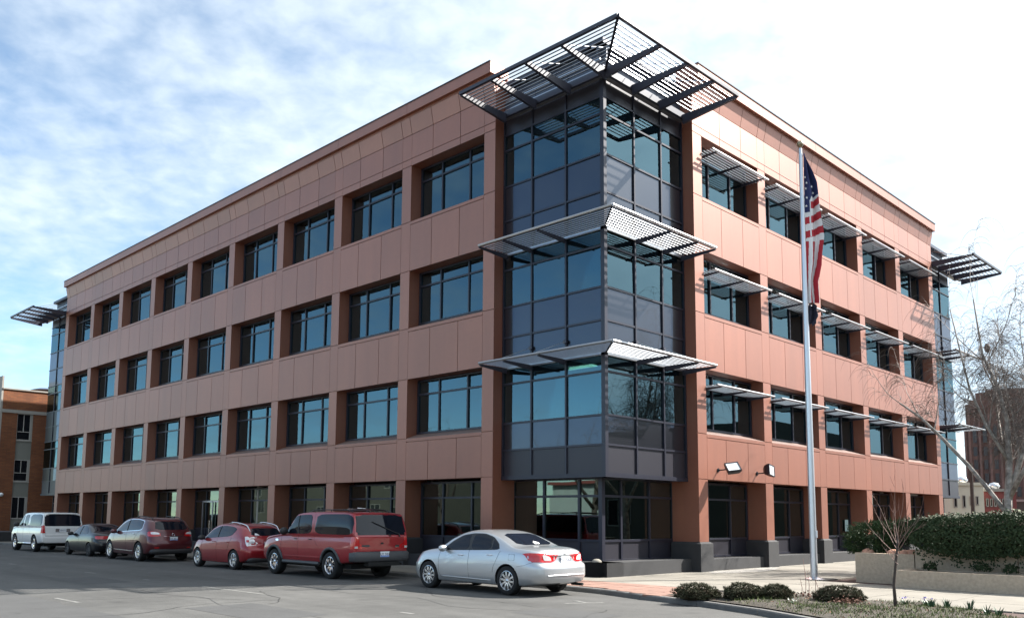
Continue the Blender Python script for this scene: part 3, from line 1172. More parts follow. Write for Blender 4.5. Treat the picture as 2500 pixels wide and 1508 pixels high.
def canopy(F, W, z, nout, nin, nsl, beams, wrap=True, ustart=0.0, uend=None):
    ue = uend if uend is not None else W-0.4
    mb = MB()
    u0 = -nout if wrap else ustart
    fbox(mb, F, u0+(0.0 if wrap else 0), ue+0.05, nout-0.05, nout+0.05, z-0.05, z+0.05)
    fbox(mb, F, -nin if wrap else ustart, W-0.1, nin-0.10, nin, z-0.10, z+0.10)
    o = mb.build('roof_canopy', 'beam_paint', bld)
    for i in range(nsl):
        n = nin+0.30+(nout-nin-0.55)*i/(nsl-1)
        slat_obj('slat', F, -n if wrap else ustart, ue, n, z+0.03, 0.046, 0.016, 'slat_metal', o, 1 if wrap else 0)
    for u in beams+[ue]:
        beam_obj('beam', F, u, nin, nout, z+0.005, 0.30, 0.09, 0.05, 'beam_paint', o)
    if wrap:
        mb = MB()
        mb.tube([F.p(-nin, nin, z-0.08), F.p(-nout, nout, z-0.04)], 0.04, 5)
        mb.build('mitre_beam', 'beam_paint', o)
    mb = MB()
    us = ([-nin] if wrap else [ustart])+beams+[ue]
    fbox(mb, F, us[0], W-0.12, NG+0.06, nin-0.10, z-0.03, z+0.02)
    mb.build('soffit_panel', 'soffit_metal', o)
    for u in beams:
        mb = MB()
        mb.tube([F.p(u+0.12, nout-0.12, z+0.06), F.p(u+0.12, NG-0.2, z+0.95)], 0.014, 4)
        mb.build('stay_rod', 'slat_metal', o)
    # rails on the pent-house face
    for q in (0.30, 0.62):
        mb = MB()
        fbox(mb, F, 0.5, W-0.1, NG+0.02, NG+0.08, z+q, z+q+0.05)
        mb.build('rail', 'slat_metal', o)
    return o


# corner posts
mb = MB()
mb.box(0.36, 0.50, 0.36, 0.50, TZ[0]-0.10, TZ[-1])
mb.build('corner_post', 'mullion', bld)
mb = MB()
mb.box(0.99, 1.13, 0.99, 1.13, 0.5, 2.97)
mb.build('corner_post', 'mullion', bld)
for F, W, uv in ((FA, 4.587, [1.89, 3.31]), (FB, 4.646, [1.95, 3.40])):
    tower_face(F, W, uv)
    louvre(F, W, 10.29, 0.92, -0.36, 9, uv)
    louvre(F, W, 6.53, 0.85, -0.36, 9, uv)
    canopy(F, W, 14.93, 1.92, -0.05, 10, [0.04, 1.42, 2.84], uend=4.18)
for F, W in ((FA2, LA-44.345), (FB2, LB-26.86)):
    tower_face(F, W, [1.9, 3.2])
    if F is FB2:
        louvre(F, W, 10.29, 0.87, -0.36, 9, [1.9, 3.2], wrap=False, ustart=0.0)
        louvre(F, W, 6.53, 0.85, -0.36, 9, [1.9, 3.2], wrap=False, ustart=0.0)
    canopy(F, W, 14.93, 1.92, -0.05, 9, [0.7, 1.9, 3.0], wrap=False, ustart=-0.5, uend=4.1)
    beam_obj('end_beam', F, -0.5, -0.05, 1.92, 14.935, 0.30, 0.09, 0.05, 'beam_paint', bld)
# end faces of the far towers
for F in (Frame((0, LA), (1, 0), (0, 1)), Frame((LB, 0), (0, 1), (1, 0))):
    mb = MB()
    fbox(mb, F, 0.45, 4.6, NG-0.06, NG, 3.0, 14.9)
    mb.build('tower_side', 'spandrel_glass', bld)

# ------------------------------------------------------------------ window sunshades on the sunny side
F, f0, sp, w, nb = FACES[1]
for lv, h in enumerate(HED):
    z = h-(0.55, 0.70, 0.55)[lv]
    for k in range(nb):
        b0, b1 = f0+k*sp+w+0.02, f0+(k+1)*sp-0.02
        mb = MB()
        mb.tube([F.p(b0, 0.40, z), F.p(b1+0.05, 0.40, z)], 0.035, 8)
        o = mb.build('sunshade', 'slat_metal', bld, smooth=True, angle=40)
        for i in range(7):
            n = -0.42+0.12*i
            piece('slat', F, b0, b1, n-0.027, n+0.027, z-0.007, z+0.007, 'slat_metal', o)
        for u in (b0+0.28, b0+(b1-b0)*0.5, b1-0.28):
            beam_obj('bracket_arm', F, u, -0.50, 0.40, z-0.017, 0.10, 0.045, 0.014, 'beam_paint', o)

# entrance door in the street front and a notice in a window
F, f0, sp, w, nb = FACES[0]
b0 = f0+4*sp+w
mb = MB()
for u in (b0+0.9, b0+1.9, b0+2.9):
    fbox(mb, F, u-0.035, u+0.035, -RG+0.051, -RG+0.10, 0.15, 2.42)
fbox(mb, F, b0+0.9, b0+2.9, -RG+0.052, -RG+0.10, 2.36, 2.44)
door = mb.build('entrance_door', 'slat_metal', bld)
for s_ in (-1, 1):
    mb = MB()
    mb.tube([F.p(b0+1.9+s_*0.12, -RG+0.16, 0.8), F.p(b0+1.9+s_*0.12, -RG+0.16, 1.5)], 0.014, 6)
    mb.build('pull_handle', 'chrome', door)
F, f0, sp, w, nb = FACES[1]
b1 = f0+3*sp
piece('notice', F, b1-0.62, b1-0.30, -RG+0.052, -RG+0.056, 1.30, 1.78, 'paper', bld)
# two stones and a dry tuft on the tower's plinth
for x, y, r in ((0.42, 0.75, 0.12),):
    mb = MB()
    mb.lathe([(0.0, -0.05), (r*1.2, -0.02), (r*1.25, 0.02), (r, 0.06), (r*0.55, 0.09), (0.0, 0.10)], 9)
    o = mb.build('stone', 'rock', None, smooth=True)
    o.location = (x, y, 0.516)
    tag(o, 'pale rounded stone on the dark plinth at the tower corner', 'stone')
# ------------------------------------------------------------------ cars
def lerp_tab(tab, x):
    if x <= tab[0][0]:
        return tab[0][1]
    for (a, va), (c, vc) in zip(tab[:-1], tab[1:]):
        if x <= c:
            t = (x-a)/(c-a)
            return va+(vc-va)*t
    return tab[-1][1]


def smooth_tab(tab, n=6):
    """resample a polyline with a Catmull-Rom curve so that the bodywork has no kinks"""
    out = []
    for i in range(len(tab)-1):
        p0 = tab[max(i-1, 0)]
        p1, p2 = tab[i], tab[i+1]
        p3 = tab[min(i+2, len(tab)-1)]
        m1 = (p2[1]-p0[1])/max(1e-6, p2[0]-p0[0])
        m2 = (p3[1]-p1[1])/max(1e-6, p3[0]-p1[0])
        h = p2[0]-p1[0]
        for k in range(n):
            t = k/n
            h00, h10, h01, h11 = 2*t**3-3*t*t+1, t**3-2*t*t+t, -2*t**3+3*t*t, t**3-t*t
            out.append((p1[0]+t*h, h00*p1[1]+h10*h*m1+h01*p2[1]+h11*h*m2))
    out.append(tab[-1])
    return out


def chaikin(pts, it=2, closed=True):
    for _ in range(it):
        q = []
        n = len(pts)
        for i in range(n if closed else n-1):
            a, c = pts[i], pts[(i+1) % n]
            q.append((a[0]*0.86+c[0]*0.14, a[1]*0.86+c[1]*0.14))
            q.append((a[0]*0.14+c[0]*0.86, a[1]*0.14+c[1]*0.86))
        pts = q
    return pts


class Car:
    def __init__(s, name, label, spec, loc, paintm, group='cars parked along the kerb', rz=math.pi/2):
        s.sp = spec
        s.paint = paintm
        s.root = thing(name, label, 'car', loc, rz, group)
        # local axes: x forward from the rear bumper, y to the driver's side, z up
        s.body()

    def body(s):
        sp = s.sp
        L = sp['L']
        top, belt = smooth_tab(sp['top']), smooth_tab(sp['belt'])
        hw, bot = smooth_tab(sp['hw']), sp['bot']
        xr, xf = sp['xr'], sp['xf']
        xs = [0, .004, .012, .025, .045, .075, .115, .17, .24, .32]
        x = .42
        while x < L-.36:
            xs.append(x)
            x += .085
        xs += [L-q for q in (.32, .24, .17, .115, .075, .045, .025, .012, .004, 0)]
        rows = []
        for xn in xs:
            u = xn/L
            zt, zs, w, zb = lerp_tab(top, xn), lerp_tab(belt, xn), lerp_tab(hw, xn), lerp_tab(bot, xn)
            e = min(xn, L-xn)
            zt -= 0.035*max(0, 1-e/0.10)**2
            zs = min(zs, zt-0.02)
            h = zt-zs
            ws = w*sp.get('shoulder', 0.955)
            sec = [(0, zb), (w*.80, zb), (w*.93, zb+.025), (w*.965, zb+.07)]
            hh = zs-zb
            for t, f in ((.25, .985), (.38, .996), (.50, 1.0), (.58, 1.0), (.66, .998), (.74, .993), (.82, .986), (.90, .976), (.955, .967)):
                sec.append((w*f, zb+hh*t))
            sec.append((ws, zs))
            rr = min(sp.get('rr', .065), .38*h)
            yr = ws-sp['tumble']*h
            for t in (.2, .4, .6, .8, 1):
                sec.append((ws+(yr-ws)*t+.035*h*math.sin(math.pi*t), zs+(zt-rr-zs)*t))
            for f in (.965, .90, .78, .6, .4, .2, 0):
                sec.append((yr*f, zt-rr*f**5))
            pl = []
            for y, z in sec:
                a, c = lerp_tab(xr, z), L+lerp_tab(xf, z)
                bul = sp.get('bulge', .06)
                yy = y/max(w, .1)
                wr = max(0, 1-u*6)**1.5
                wf = max(0, 1-(1-u)*6)**1.5
                X = a+u*(c-a)+bul*(yy*yy)*wr-bul*2*(yy*yy)*wf
                pl.append(Vector((X, y, z)))
            rows.append(pl)
        b = MB()
        ns = len(rows[0])
        for sgn in (1, -1):
            b.grid([[Vector((p.x, p.y*sgn, p.z)) for p in r] for r in rows], flip=(sgn < 0))
        for r, fl in ((rows[0], False), (rows[-1], True)):
            nc = 12
            g = []
            for p in r:
                lx = []
                for k in range(nc+1):
                    y = p.y*(1-2*k/nc)
                    yy = (y/max(p.y, 1e-4))**2
                    bul = sp.get('bulge', .06)*(1 if not fl else -2)
                    # keep the crown of the end panel continuous with its edges
                    lx.append(Vector((p.x-bul*(1-yy)*(p.y/max(lerp_tab(sp['hw'], 0), .1))**2, y, p.z)))
                g.append(lx)
            b.grid(g, flip=fl)
        o = b.build('body', s.paint, s.root, smooth=True)
        bm = bmesh.new()
        bm.from_mesh(o.data)
        bmesh.ops.remove_doubles(bm, verts=bm.verts, dist=0.0006)
        bmesh.ops.dissolve_degenerate(bm, edges=bm.edges, dist=0.0005)
        bmesh.ops.recalc_face_normals(bm, faces=bm.faces)
        bm.to_mesh(o.data)
        bm.free()
        # wheel wells
        cut = MB()
        for ax in sp['axles']:
            for sg in (1, -1):
                w = lerp_tab(sp['hw'], ax)
                n = 28
                pr = [(0, w-.36), (sp['arch'], w-.36), (sp['arch'], w+.3), (0, w+.3)]
                cut.lathe([(max(r, 1e-4), h*sg) for r, h in pr], n, 'y', (ax, 0, sp['R']+.005))
        co = cut.build('cutter', 'underbody', s.root)
        bmc = bmesh.new()
        bmc.from_mesh(co.data)
        bmesh.ops.remove_doubles(bmc, verts=bmc.verts, dist=0.002)
        bmesh.ops.recalc_face_normals(bmc, faces=bmc.faces)
        bmc.to_mesh(co.data)
        bmc.free()
        o.data.materials.append(MATS['underbody'])
        md = o.modifiers.new('wells', 'BOOLEAN')
        md.operation = 'DIFFERENCE'
        md.solver = 'EXACT'
        md.object = co
        md.material_mode = 'TRANSFER'
        dg = bpy.context.evaluated_depsgraph_get()
        dg.update()
        # evaluate in local space: cutter shares the car's frame
        root_m = s.root.matrix_world.copy()
        me = bpy.data.meshes.new_from_object(o.evaluated_get(dg))
        o.modifiers.clear()
        old = o.data
        o.data = me
        bpy.data.meshes.remove(old)
        bpy.data.objects.remove(co)
        me.polygons.foreach_set('use_smooth', [True]*len(me.polygons))
        me.set_sharp_from_angle(angle=R(38))
        s.bodyo = o
        bm = bmesh.new()
        bm.from_mesh(me)
        s.bvh = BVHTree.FromBMesh(bm)
        bm.free()

    def side(s, x, z, sg=1, off=.004):
        h = s.bvh.ray_cast(Vector((x, 3*sg, z)), Vector((0, -sg, 0)))
        if h[0] is None:
            return None
        return h[0]+Vector((0, off*sg, 0))

    def rear(s, y, z, off=.004):
        h = s.bvh.ray_cast(Vector((-2, y, z)), Vector((1, 0, 0)))
        if h[0] is None:
            return None
        n = h[1]
        return h[0]+Vector((-off, 0, off*.4))

    def front(s, y, z, off=.004):
        h = s.bvh.ray_cast(Vector((9, y, z)), Vector((-1, 0, 0)))
        if h[0] is None:
            return None
        return h[0]+Vector((off, 0, off*.4))

    def patch(s, name, poly, m, view='side', sg=1, off=.004, nx=22, nz=7, parent=None, rnd=2):
        pl = chaikin(poly, rnd) if rnd else poly
        xs = [p[0] for p in pl]
        x0, x1 = min(xs)+.001, max(xs)-.001
        rows = []
        fn = {'side': lambda a, c: s.side(a, c, sg, off), 'rear': lambda a, c: s.rear(a, c, off), 'front': lambda a, c: s.front(a, c, off)}[view]
        for i in range(nx+1):
            x = x0+(x1-x0)*i/nx
            zz = []
            n = len(pl)
            for k in range(n):
                a, c = pl[k], pl[(k+1) % n]
                if (a[0]-x)*(c[0]-x) <= 0 and a[0] != c[0]:
                    zz.append(a[1]+(c[1]-a[1])*(x-a[0])/(c[0]-a[0]))
            if len(zz) < 2:
                continue
            lo, hi = min(zz), max(zz)
            row = [fn(x, lo+(hi-lo)*j/nz) for j in range(nz+1)]
            if any(p is None for p in row):
                continue
            rows.append(row)
        if len(rows) < 2:
            return None
        b = MB()
        b.grid(rows)
        nrm = (rows[1][0]-rows[0][0]).cross(rows[0][1]-rows[0][0])
        want = {'side': Vector((0, sg, 0)), 'rear': Vector((-1, 0, 0)), 'front': Vector((1, 0, 0))}[view]
        o = b.build(name, m, parent or s.root, smooth=True)
        if o.data.polygons[len(o.data.polygons)//2].normal.dot(want) < 0:
            o.data.flip_normals()
        return o

    def line(s, name, pts, m='seam', w=.0034, view='side', sg=1, off=.003, parent=None, sub=8, n=4, r=None):
        out = []
        for (a, c) in zip(pts[:-1], pts[1:]):
            for k in range(sub):
                t = k/sub
                out.append((a[0]+(c[0]-a[0])*t, a[1]+(c[1]-a[1])*t))
        out.append(pts[-1])
        fn = {'side': lambda a, c: s.side(a, c, sg, off), 'rear': lambda a, c: s.rear(a, c, off)}[view]
        p3 = [fn(*q) for q in out]
        p3 = [p for p in p3 if p is not None]
        if len(p3) < 2:
            return
        b = MB()
        b.tube(p3, r or w, n)
        return b.build(name, m, parent or s.root)

    def wheels(s, nspoke, style='thin', rimm='rim_silver', rim_r=None):
        sp = s.sp
        Rr = sp['R']
        rr = rim_r or Rr*.66
        tw = sp.get('tw', .22)
        ty = MB()
        ty.lathe([(rr*.98, -tw*.42), (rr*1.03, -tw*.5), (Rr*.93, -tw*.5), (Rr*.985, -tw*.42), (Rr, -tw*.3), (Rr, tw*.3), (Rr*.985, tw*.42),
                  (Rr*.93, tw*.5), (rr*1.03, tw*.5), (rr*.98, tw*.42), (rr*.93, tw*.2)], 32, 'y')
        tym = ty.mesh('tyre', 'rubber', True, 50)
        rim = MB()
        o_ = tw*.40
        rim.lathe([(rr*1.0, o_-.05), (rr*1.01, o_+.012), (rr*.955, o_+.015), (rr*.90, o_-.012), (rr*.88, o_-.08)], 36, 'y')
        rim.lathe([(rr*.20, o_-.04), (rr*.20, o_-.006), (rr*.12, o_+.008), (.001, o_+.01)], 14, 'y')
        for k in range(nspoke):
            a = 2*math.pi*(k+.25)/nspoke
            d = Vector((math.cos(a), 0, math.sin(a)))
            q = Vector((-math.sin(a), 0, math.cos(a)))
            if style == 'thin':
                w0, w1 = rr*.085, rr*.105
            elif style == 'five':
                w0, w1 = rr*.16, rr*.17
            else:
                w0, w1 = rr*.11, rr*.085
            for (ra, rb, wa, wb, ya, yb) in ((.15, .55, w0, (w0+w1)/2, -.008, -.002), (.55, .93, (w0+w1)/2, w1, -.002, -.006)):
                vs = []
                for rad, ww, yy in ((ra, wa, ya), (rb, wb, yb)):
                    for sgn in (-1, 1):
                        vs.append(d*rr*rad+q*ww*sgn+Vector((0, o_+yy, 0)))
                        vs.append(d*rr*rad+q*ww*sgn*1.25+Vector((0, o_+yy-.04, 0)))
                # vs: [-top,-bot,+top,+bot] x 2
                rim.add(vs, [(0, 2, 6, 4), (0, 4, 5, 1), (2, 3, 7, 6)])
        rimme = rim.mesh('rim', rimm, True, 35)
        bk = MB()
        bk.lathe([(rr*.95, -.02), (rr*.95, .0), (.001, .0)], 24, 'y')
        bk.lathe([(rr*.62, .0), (rr*.62, .018), (rr*.2, .02)], 20, 'y')
        bkm = bk.mesh('wheel', 'underbody')
        for ax in sp['axles']:
            for sg in (1, -1):
                w = lerp_tab(sp['hw'], ax)
                y = (w-tw*.5-.005)*sg
                wo = inst('wheel', bkm, s.root, (ax, y, Rr), (0, random.uniform(0, 6.28) if sg > 0 else 0, 0 if sg > 0 else math.pi))
                inst('tyre', tym, wo)
                inst('rim', rimme, wo)

    def arch_trim(s, m, r, extra=.0):
        for ax in s.sp['axles']:
            for sg in (1, -1):
                pts = []
                R0 = s.sp['arch']+extra
                for k in range(25):
                    a = R(-8)+R(196)*k/24
                    x, z = ax+R0*math.cos(a), s.sp['R']+.005+R0*math.sin(a)
                    p = s.side(x, z, sg, -.006)
                    if p is not None:
                        pts.append(p)
                if len(pts) > 4:
                    b = MB()
                    b.tube(pts, r, 6)
                    b.build('wheel_arch', m, s.root, smooth=True)

    def mirror(s, x, z, m, d=.13, size=(.075, .13, .085)):
        for sg in (1, -1):
            p = s.side(x, z-.03, sg, 0)
            b = MB()
            c = p+Vector((-.02, d*sg, .05))
            n = 8
            rows = []
            for i in range(7):
                t = math.pi*i/6
                rad = math.sin(t)**.7
                rows.append([c+Vector((size[0]*rad*math.cos(2*math.pi*j/n), size[1]*-math.cos(t)*sg, size[2]*rad*math.sin(2*math.pi*j/n))) for j in range(n+1)])
            b.grid(rows, flip=(sg > 0))
            b.tube([p-Vector((0, .03*sg, 0)), c-Vector((0, .06*sg, .04))], .028, 5)
            o = b.build('side_mirror', m, s.root, smooth=True)

    def handle(s, x, z, m, ln=.09):
        for sg in (1, -1):
            p, q = s.side(x-ln, z, sg, .014), s.side(x+ln, z+.006, sg, .014)
            b = MB()
            b.tube([p-Vector((0, .012*sg, 0)), p.lerp(q, .12)+Vector((0, .012*sg, 0)), p.lerp(q, .88)+Vector((0, .012*sg, 0)), q-Vector((0, .012*sg, 0))], .013, 6)
            b.build('door_handle', m, s.root, smooth=True)

    def plate(s, z, txt, y=0.0, m='plate_white', off=.012, band=None, tilt=0.0):
        p = s.rear(y, z, off)
        if p is None:
            return
        q = s.rear(y, z+.05, off)
        lean = math.atan2(q.x-p.x, .05) if q is not None else 0
        b = MB()
        b.box(-.155, .155, -.006, .006, -.078, .078)
        o = b.build('number_plate', m, s.root, loc=p)
        o.rotation_euler = (lean*.0, 0, -math.pi/2)
        if band:
            b = MB()
            b.box(-.153, .153, -.008, -.006, -.077, -.03)
            b.build('plate_band', band, o)
        cu = bpy.data.curves.new('plate_text', 'FONT')
        cu.body = txt
        cu.size = .095
        cu.align_x = 'CENTER'
        cu.align_y = 'CENTER'
        cu.extrude = .001
        to = bpy.data.objects.new('t', cu)
        COL.objects.link(to)
        dg = bpy.context.evaluated_depsgraph_get()
        me = bpy.data.meshes.new_from_object(to.evaluated_get(dg))
        bpy.data.objects.remove(to)
        me.materials.append(MATS['plate_ink'])
        t = inst('plate_characters', me, o, (0, -.0085, 0), (math.pi/2, 0, 0))
        return o

    def rails(s, x0, x1, y, m, h=.045, cross=(), r=.014):
        for sg in (1, -1):
            pts = []
            for k in range(9):
                x = x0+(x1-x0)*k/8
                hit = s.bvh.ray_cast(Vector((x, y*sg, 4)), Vector((0, 0, -1)))
                pts.append(hit[0]+Vector((0, 0, h if 0 < k < 8 else -.005)))
            b = MB()
            b.tube(pts, r, 6)
            for k in (1, 4, 7):
                b.tube([pts[k], pts[k]-Vector((0, 0, h+.01))], r*.9, 5)
            b.build('roof_rail', m, s.root, smooth=True)
        for x in cross:
            hit = s.bvh.ray_cast(Vector((x, y, 4)), Vector((0, 0, -1)))
            z = hit[0].z+h+.012
            b = MB()
            b.tube([(x, -y, z), (x, 0, z+.03), (x, y, z)], r, 5)
            b.build('roof_bar', m, s.root)

    def seams(s, xs, zlo, zhi, tops=None):
        for sg in (1, -1):
            for i, x in enumerate(xs):
                s.line('door_seam', [(x, zlo), (x+.01, (zlo+zhi)/2), (x-.0, zhi)], w=.0038, sg=sg, off=0.0)
            s.line('door_seam', [(xs[0], zlo), (xs[-1], zlo)], w=.0034, sg=sg, off=0.0, sub=20)

    def add_rear(s, name, x0, x1, y, z0, z1, m, rnd=.04, nz=5):
        """rounded bar wrapped round the tail"""
        b = MB()
        n = 14
        rows = []
        for zt, ins in ((z0, rnd), (z0+rnd, 0), (z1-rnd, 0), (z1, rnd)):
            row = []
            for k in range(n+1):
                t = math.pi*k/n
                cx = x1-(x1-x0-ins)*math.sin(t)**.35
                cy = -math.cos(t)
                cy = math.copysign(abs(cy)**.45, cy)*(y-ins)
                row.append((cx, cy, zt))
            rows.append(row)
        b.grid(rows, flip=True)
        b.f.append(tuple(range(n+1)))
        b.m.append(0)
        b.f.append(tuple(reversed(range(3*(n+1), 4*(n+1)))))
        b.m.append(0)
        o = b.build(name, m, s.root, smooth=True, angle=50)
        return o


def lane(yr):           # slight fall of the street away from the camera
    return gz(yr)-0.0


XC = -4.02
# --- silver sedan
SEDAN = dict(L=4.85, R=.333, arch=.375, axles=(1.10, 3.85), tumble=.40, tw=.215, bulge=.10,
             top=[(0, .985), (.06, 1.035), (.25, 1.085), (.55, 1.105), (.76, 1.12), (1.0, 1.205), (1.35, 1.335), (1.7, 1.425), (2.05, 1.465), (2.4, 1.47),
                  (2.75, 1.435), (3.05, 1.345), (3.35, 1.20), (3.62, 1.055), (3.80, 1.015), (4.2, .955), (4.55, .865), (4.75, .75), (4.85, .63)],
             belt=[(0, .90), (.4, .955), (.9, .985), (1.6, .975), (2.6, .945), (3.5, .91), (4.2, .845), (4.6, .735), (4.85, .54)],
             hw=[(0, .70), (.05, .765), (.15, .83), (.35, .885), (.8, .915), (2.4, .92), (3.8, .915), (4.25, .885), (4.5, .82), (4.7, .715), (4.85, .55)],
             bot=[(0, .31), (.3, .23), (.9, .20), (3.9, .20), (4.5, .20), (4.85, .27)],
             xr=[(.2, .16), (.30, .07), (.36, .045), (.40, .01), (.46, .0), (.66, .01), (.70, .03), (.735, .10), (.80, .115), (.95, .13), (1.04, .17), (1.10, .22)],
             xf=[(.2, -.10), (.4, 0), (.6, -.01), (.75, -.10), (1.0, -.2)])
c = Car('silver_sedan', 'silver four door sedan parked nearest the building corner', SEDAN, (XC, -1.98, gz(0)), 'paint_silver')
DLO = [(1.36, 1.02), (2.3, .985), (3.36, .955), (3.30, 1.02), (3.04, 1.20), (2.75, 1.335), (2.4, 1.385), (2.0, 1.385), (1.66, 1.305), (1.42, 1.15)]
for sg in (1, -1):
    c.patch('window_surround', DLO, 'black_plastic', sg=sg, off=.003, nx=40, nz=8)
    c.patch('side_window', [(2.42, 1.0), (3.28, .975), (3.02, 1.185), (2.76, 1.31), (2.44, 1.358)], 'car_glass', sg=sg, off=.006)
    c.patch('side_window', [(1.66, 1.03), (2.34, 1.005), (2.34, 1.36), (2.0, 1.36), (1.68, 1.285)], 'car_glass', sg=sg, off=.006)
    c.patch('quarter_window', [(1.41, 1.04), (1.62, 1.035), (1.63, 1.26), (1.45, 1.14)], 'car_glass', sg=sg, off=.006, rnd=1)
    c.line('door_seam', [(3.42, .93), (3.46, .75), (3.44, .42), (3.36, .30)], w=.0038, sg=sg, off=0)
    c.line('door_seam', [(2.38, .985), (2.39, .65), (2.36, .30)], w=.0038, sg=sg, off=0)
    c.line('door_seam', [(1.33, 1.0), (1.42, .82), (1.53, .62), (1.55, .50)], w=.0038, sg=sg, off=0)
    c.line('door_seam', [(3.36, .30), (1.62, .30)], w=.0034, sg=sg, off=0, sub=20)
    c.line('bumper_seam', [(.28, .80), (.55, .70), (.78, .66)], w=.004, sg=sg, off=0)
    c.line('sill_crease', [(3.30, .335), (1.62, .315)], 'paint_silver', w=.012, sg=sg, off=.002, sub=20)
    # tail lamps wrap the corner
    c.patch('tail_light', [(.12, .775), (.40, .775), (.47, .965), (.12, .975)], 'lens_red', sg=sg, off=.006, rnd=1)
    tl = c.patch('tail_light', [(sg*.37, .765), (sg*.87, .775), (sg*.87, .975), (sg*.64, .965), (sg*.42, .905)], 'lens_red', view='rear', off=.008, rnd=1)
    c.patch('lamp_lens', [(sg*.43, .80), (sg*.64, .805), (sg*.665, .925), (sg*.61, .935), (sg*.46, .885)], 'lens_clear', view='rear', off=.013, rnd=1, parent=None)
    c.patch('turn_signal', [(4.50, .68), (4.66, .66), (4.62, .76), (4.48, .80)], 'lens_amber', sg=sg, off=.004, rnd=1)
c.patch('rear_window', [(-.60, 1.135), (.60, 1.135), (.52, 1.385), (-.52, 1.385)], 'car_glass', view='rear', off=.006, nx=20, nz=10, rnd=1)
c.patch('window_sticker', [(-.13, 1.15), (.06, 1.15), (.05, 1.18), (-.04, 1.215), (-.15, 1.18)], 'sticker', view='rear', off=.010, rnd=0, nx=6, nz=2)
c.patch('windscreen', [(-.62, 1.07), (.62, 1.07), (.55, 1.38), (-.55, 1.38)], 'car_glass', view='front', off=.006, nx=16, nz=10, rnd=1)
c.line('boot_trim', [(-.40, .905), (.40, .905)], 'chrome', w=.010, view='rear', off=.004, sub=16)
c.line('boot_seam', [(-.40, .76), (-.30, .735), (.30, .735), (.40, .76)], w=.0034, view='rear', off=0)
c.line('bumper_crease', [(-.62, .475), (-.3, .485), (.3, .485), (.62, .475)], 'paint_silver', w=.020, view='rear', off=-.002, sub=12, n=8)
# three-diamond badge
b = MB()
for k in range(3):
    a = math.pi/2+k*2*math.pi/3
    d = Vector((0, math.cos(a), math.sin(a)))
    q = Vector((0, -math.sin(a), math.cos(a)))
    pts = [Vector((0, 0, 0)), d*.024+q*.014, d*.048, d*.024-q*.014]
    b.add(pts+[p+Vector((-.006, 0, 0)) for p in pts], [(3, 2, 1, 0), (4, 5, 6, 7), (0, 1, 5, 4), (1, 2, 6, 5), (2, 3, 7, 6), (3, 0, 4, 7)])
b.build('badge', 'chrome', c.root, loc=c.rear(0, .955, .006))
c.plate(.815, '751-YUU', band=None)
c.wheels(10, 'thin', rim_r=.225)
c.mirror(3.22, .985, 'paint_silver')
for x, z in ((2.66, .86), (1.66, .895)):
    c.handle(x, z, 'chrome')
b = MB()
b.tube([(.02, -.52, .25), (.35, -.52, .25)], .035, 8)
b.tube([(.3, .0, .24), (1.2, .1, .22), (2.4, .1, .2)], .05, 6)
b.build('exhaust', 'underbody', c.root)
c.patch('fuel_flap', [(.86, .80), (1.04, .80), (1.04, .93), (.86, .93)], 'paint_silver', sg=1, off=.0035, rnd=2)
c.line('fuel_flap_seam', [(.86, .80), (1.04, .80), (1.04, .93), (.86, .93), (.86, .80)], w=.004, sg=1, off=.0)

# --- red full-size SUV
SUV = dict(L=5.15, R=.385, arch=.455, axles=(1.17, 4.19), tumble=.13, tw=.26, bulge=.025, shoulder=.985, rr=.04,
           top=[(0, 1.865), (.06, 1.885), (.3, 1.905), (1.0, 1.92), (1.8, 1.925), (2.5, 1.915), (2.9, 1.885), (3.12, 1.82), (3.42, 1.56), (3.70, 1.305), (3.85, 1.245),
                (4.4, 1.20), (4.8, 1.155), (5.02, 1.08), (5.15, .96)],
           belt=[(0, 1.235), (1.0, 1.235), (2.5, 1.225), (3.8, 1.20), (4.5, 1.13), (4.9, 1.04), (5.15, .86)],
           hw=[(0, .93), (.03, .952), (.10, .970), (.3, .98), (1.0, .985), (4.0, .98), (4.6, .96), (4.9, .92), (5.05, .86), (5.15, .76)],
           bot=[(0, .52), (.5, .46), (.9, .42), (4.4, .42), (5.15, .42)],
           xr=[(.3, .06), (.5, .04), (.8, .03), (1.22, .0), (1.25, .012), (1.85, .17), (1.95, .21)],
           xf=[(.3, -.06), (.6, 0), (.9, -.04), (1.2, -.2)])
c = Car('red_suv', 'tall red sport utility vehicle with grey wheel arches and dark rear bumper', SUV, (XC, 4.95, gz(7.5)), 'paint_red')
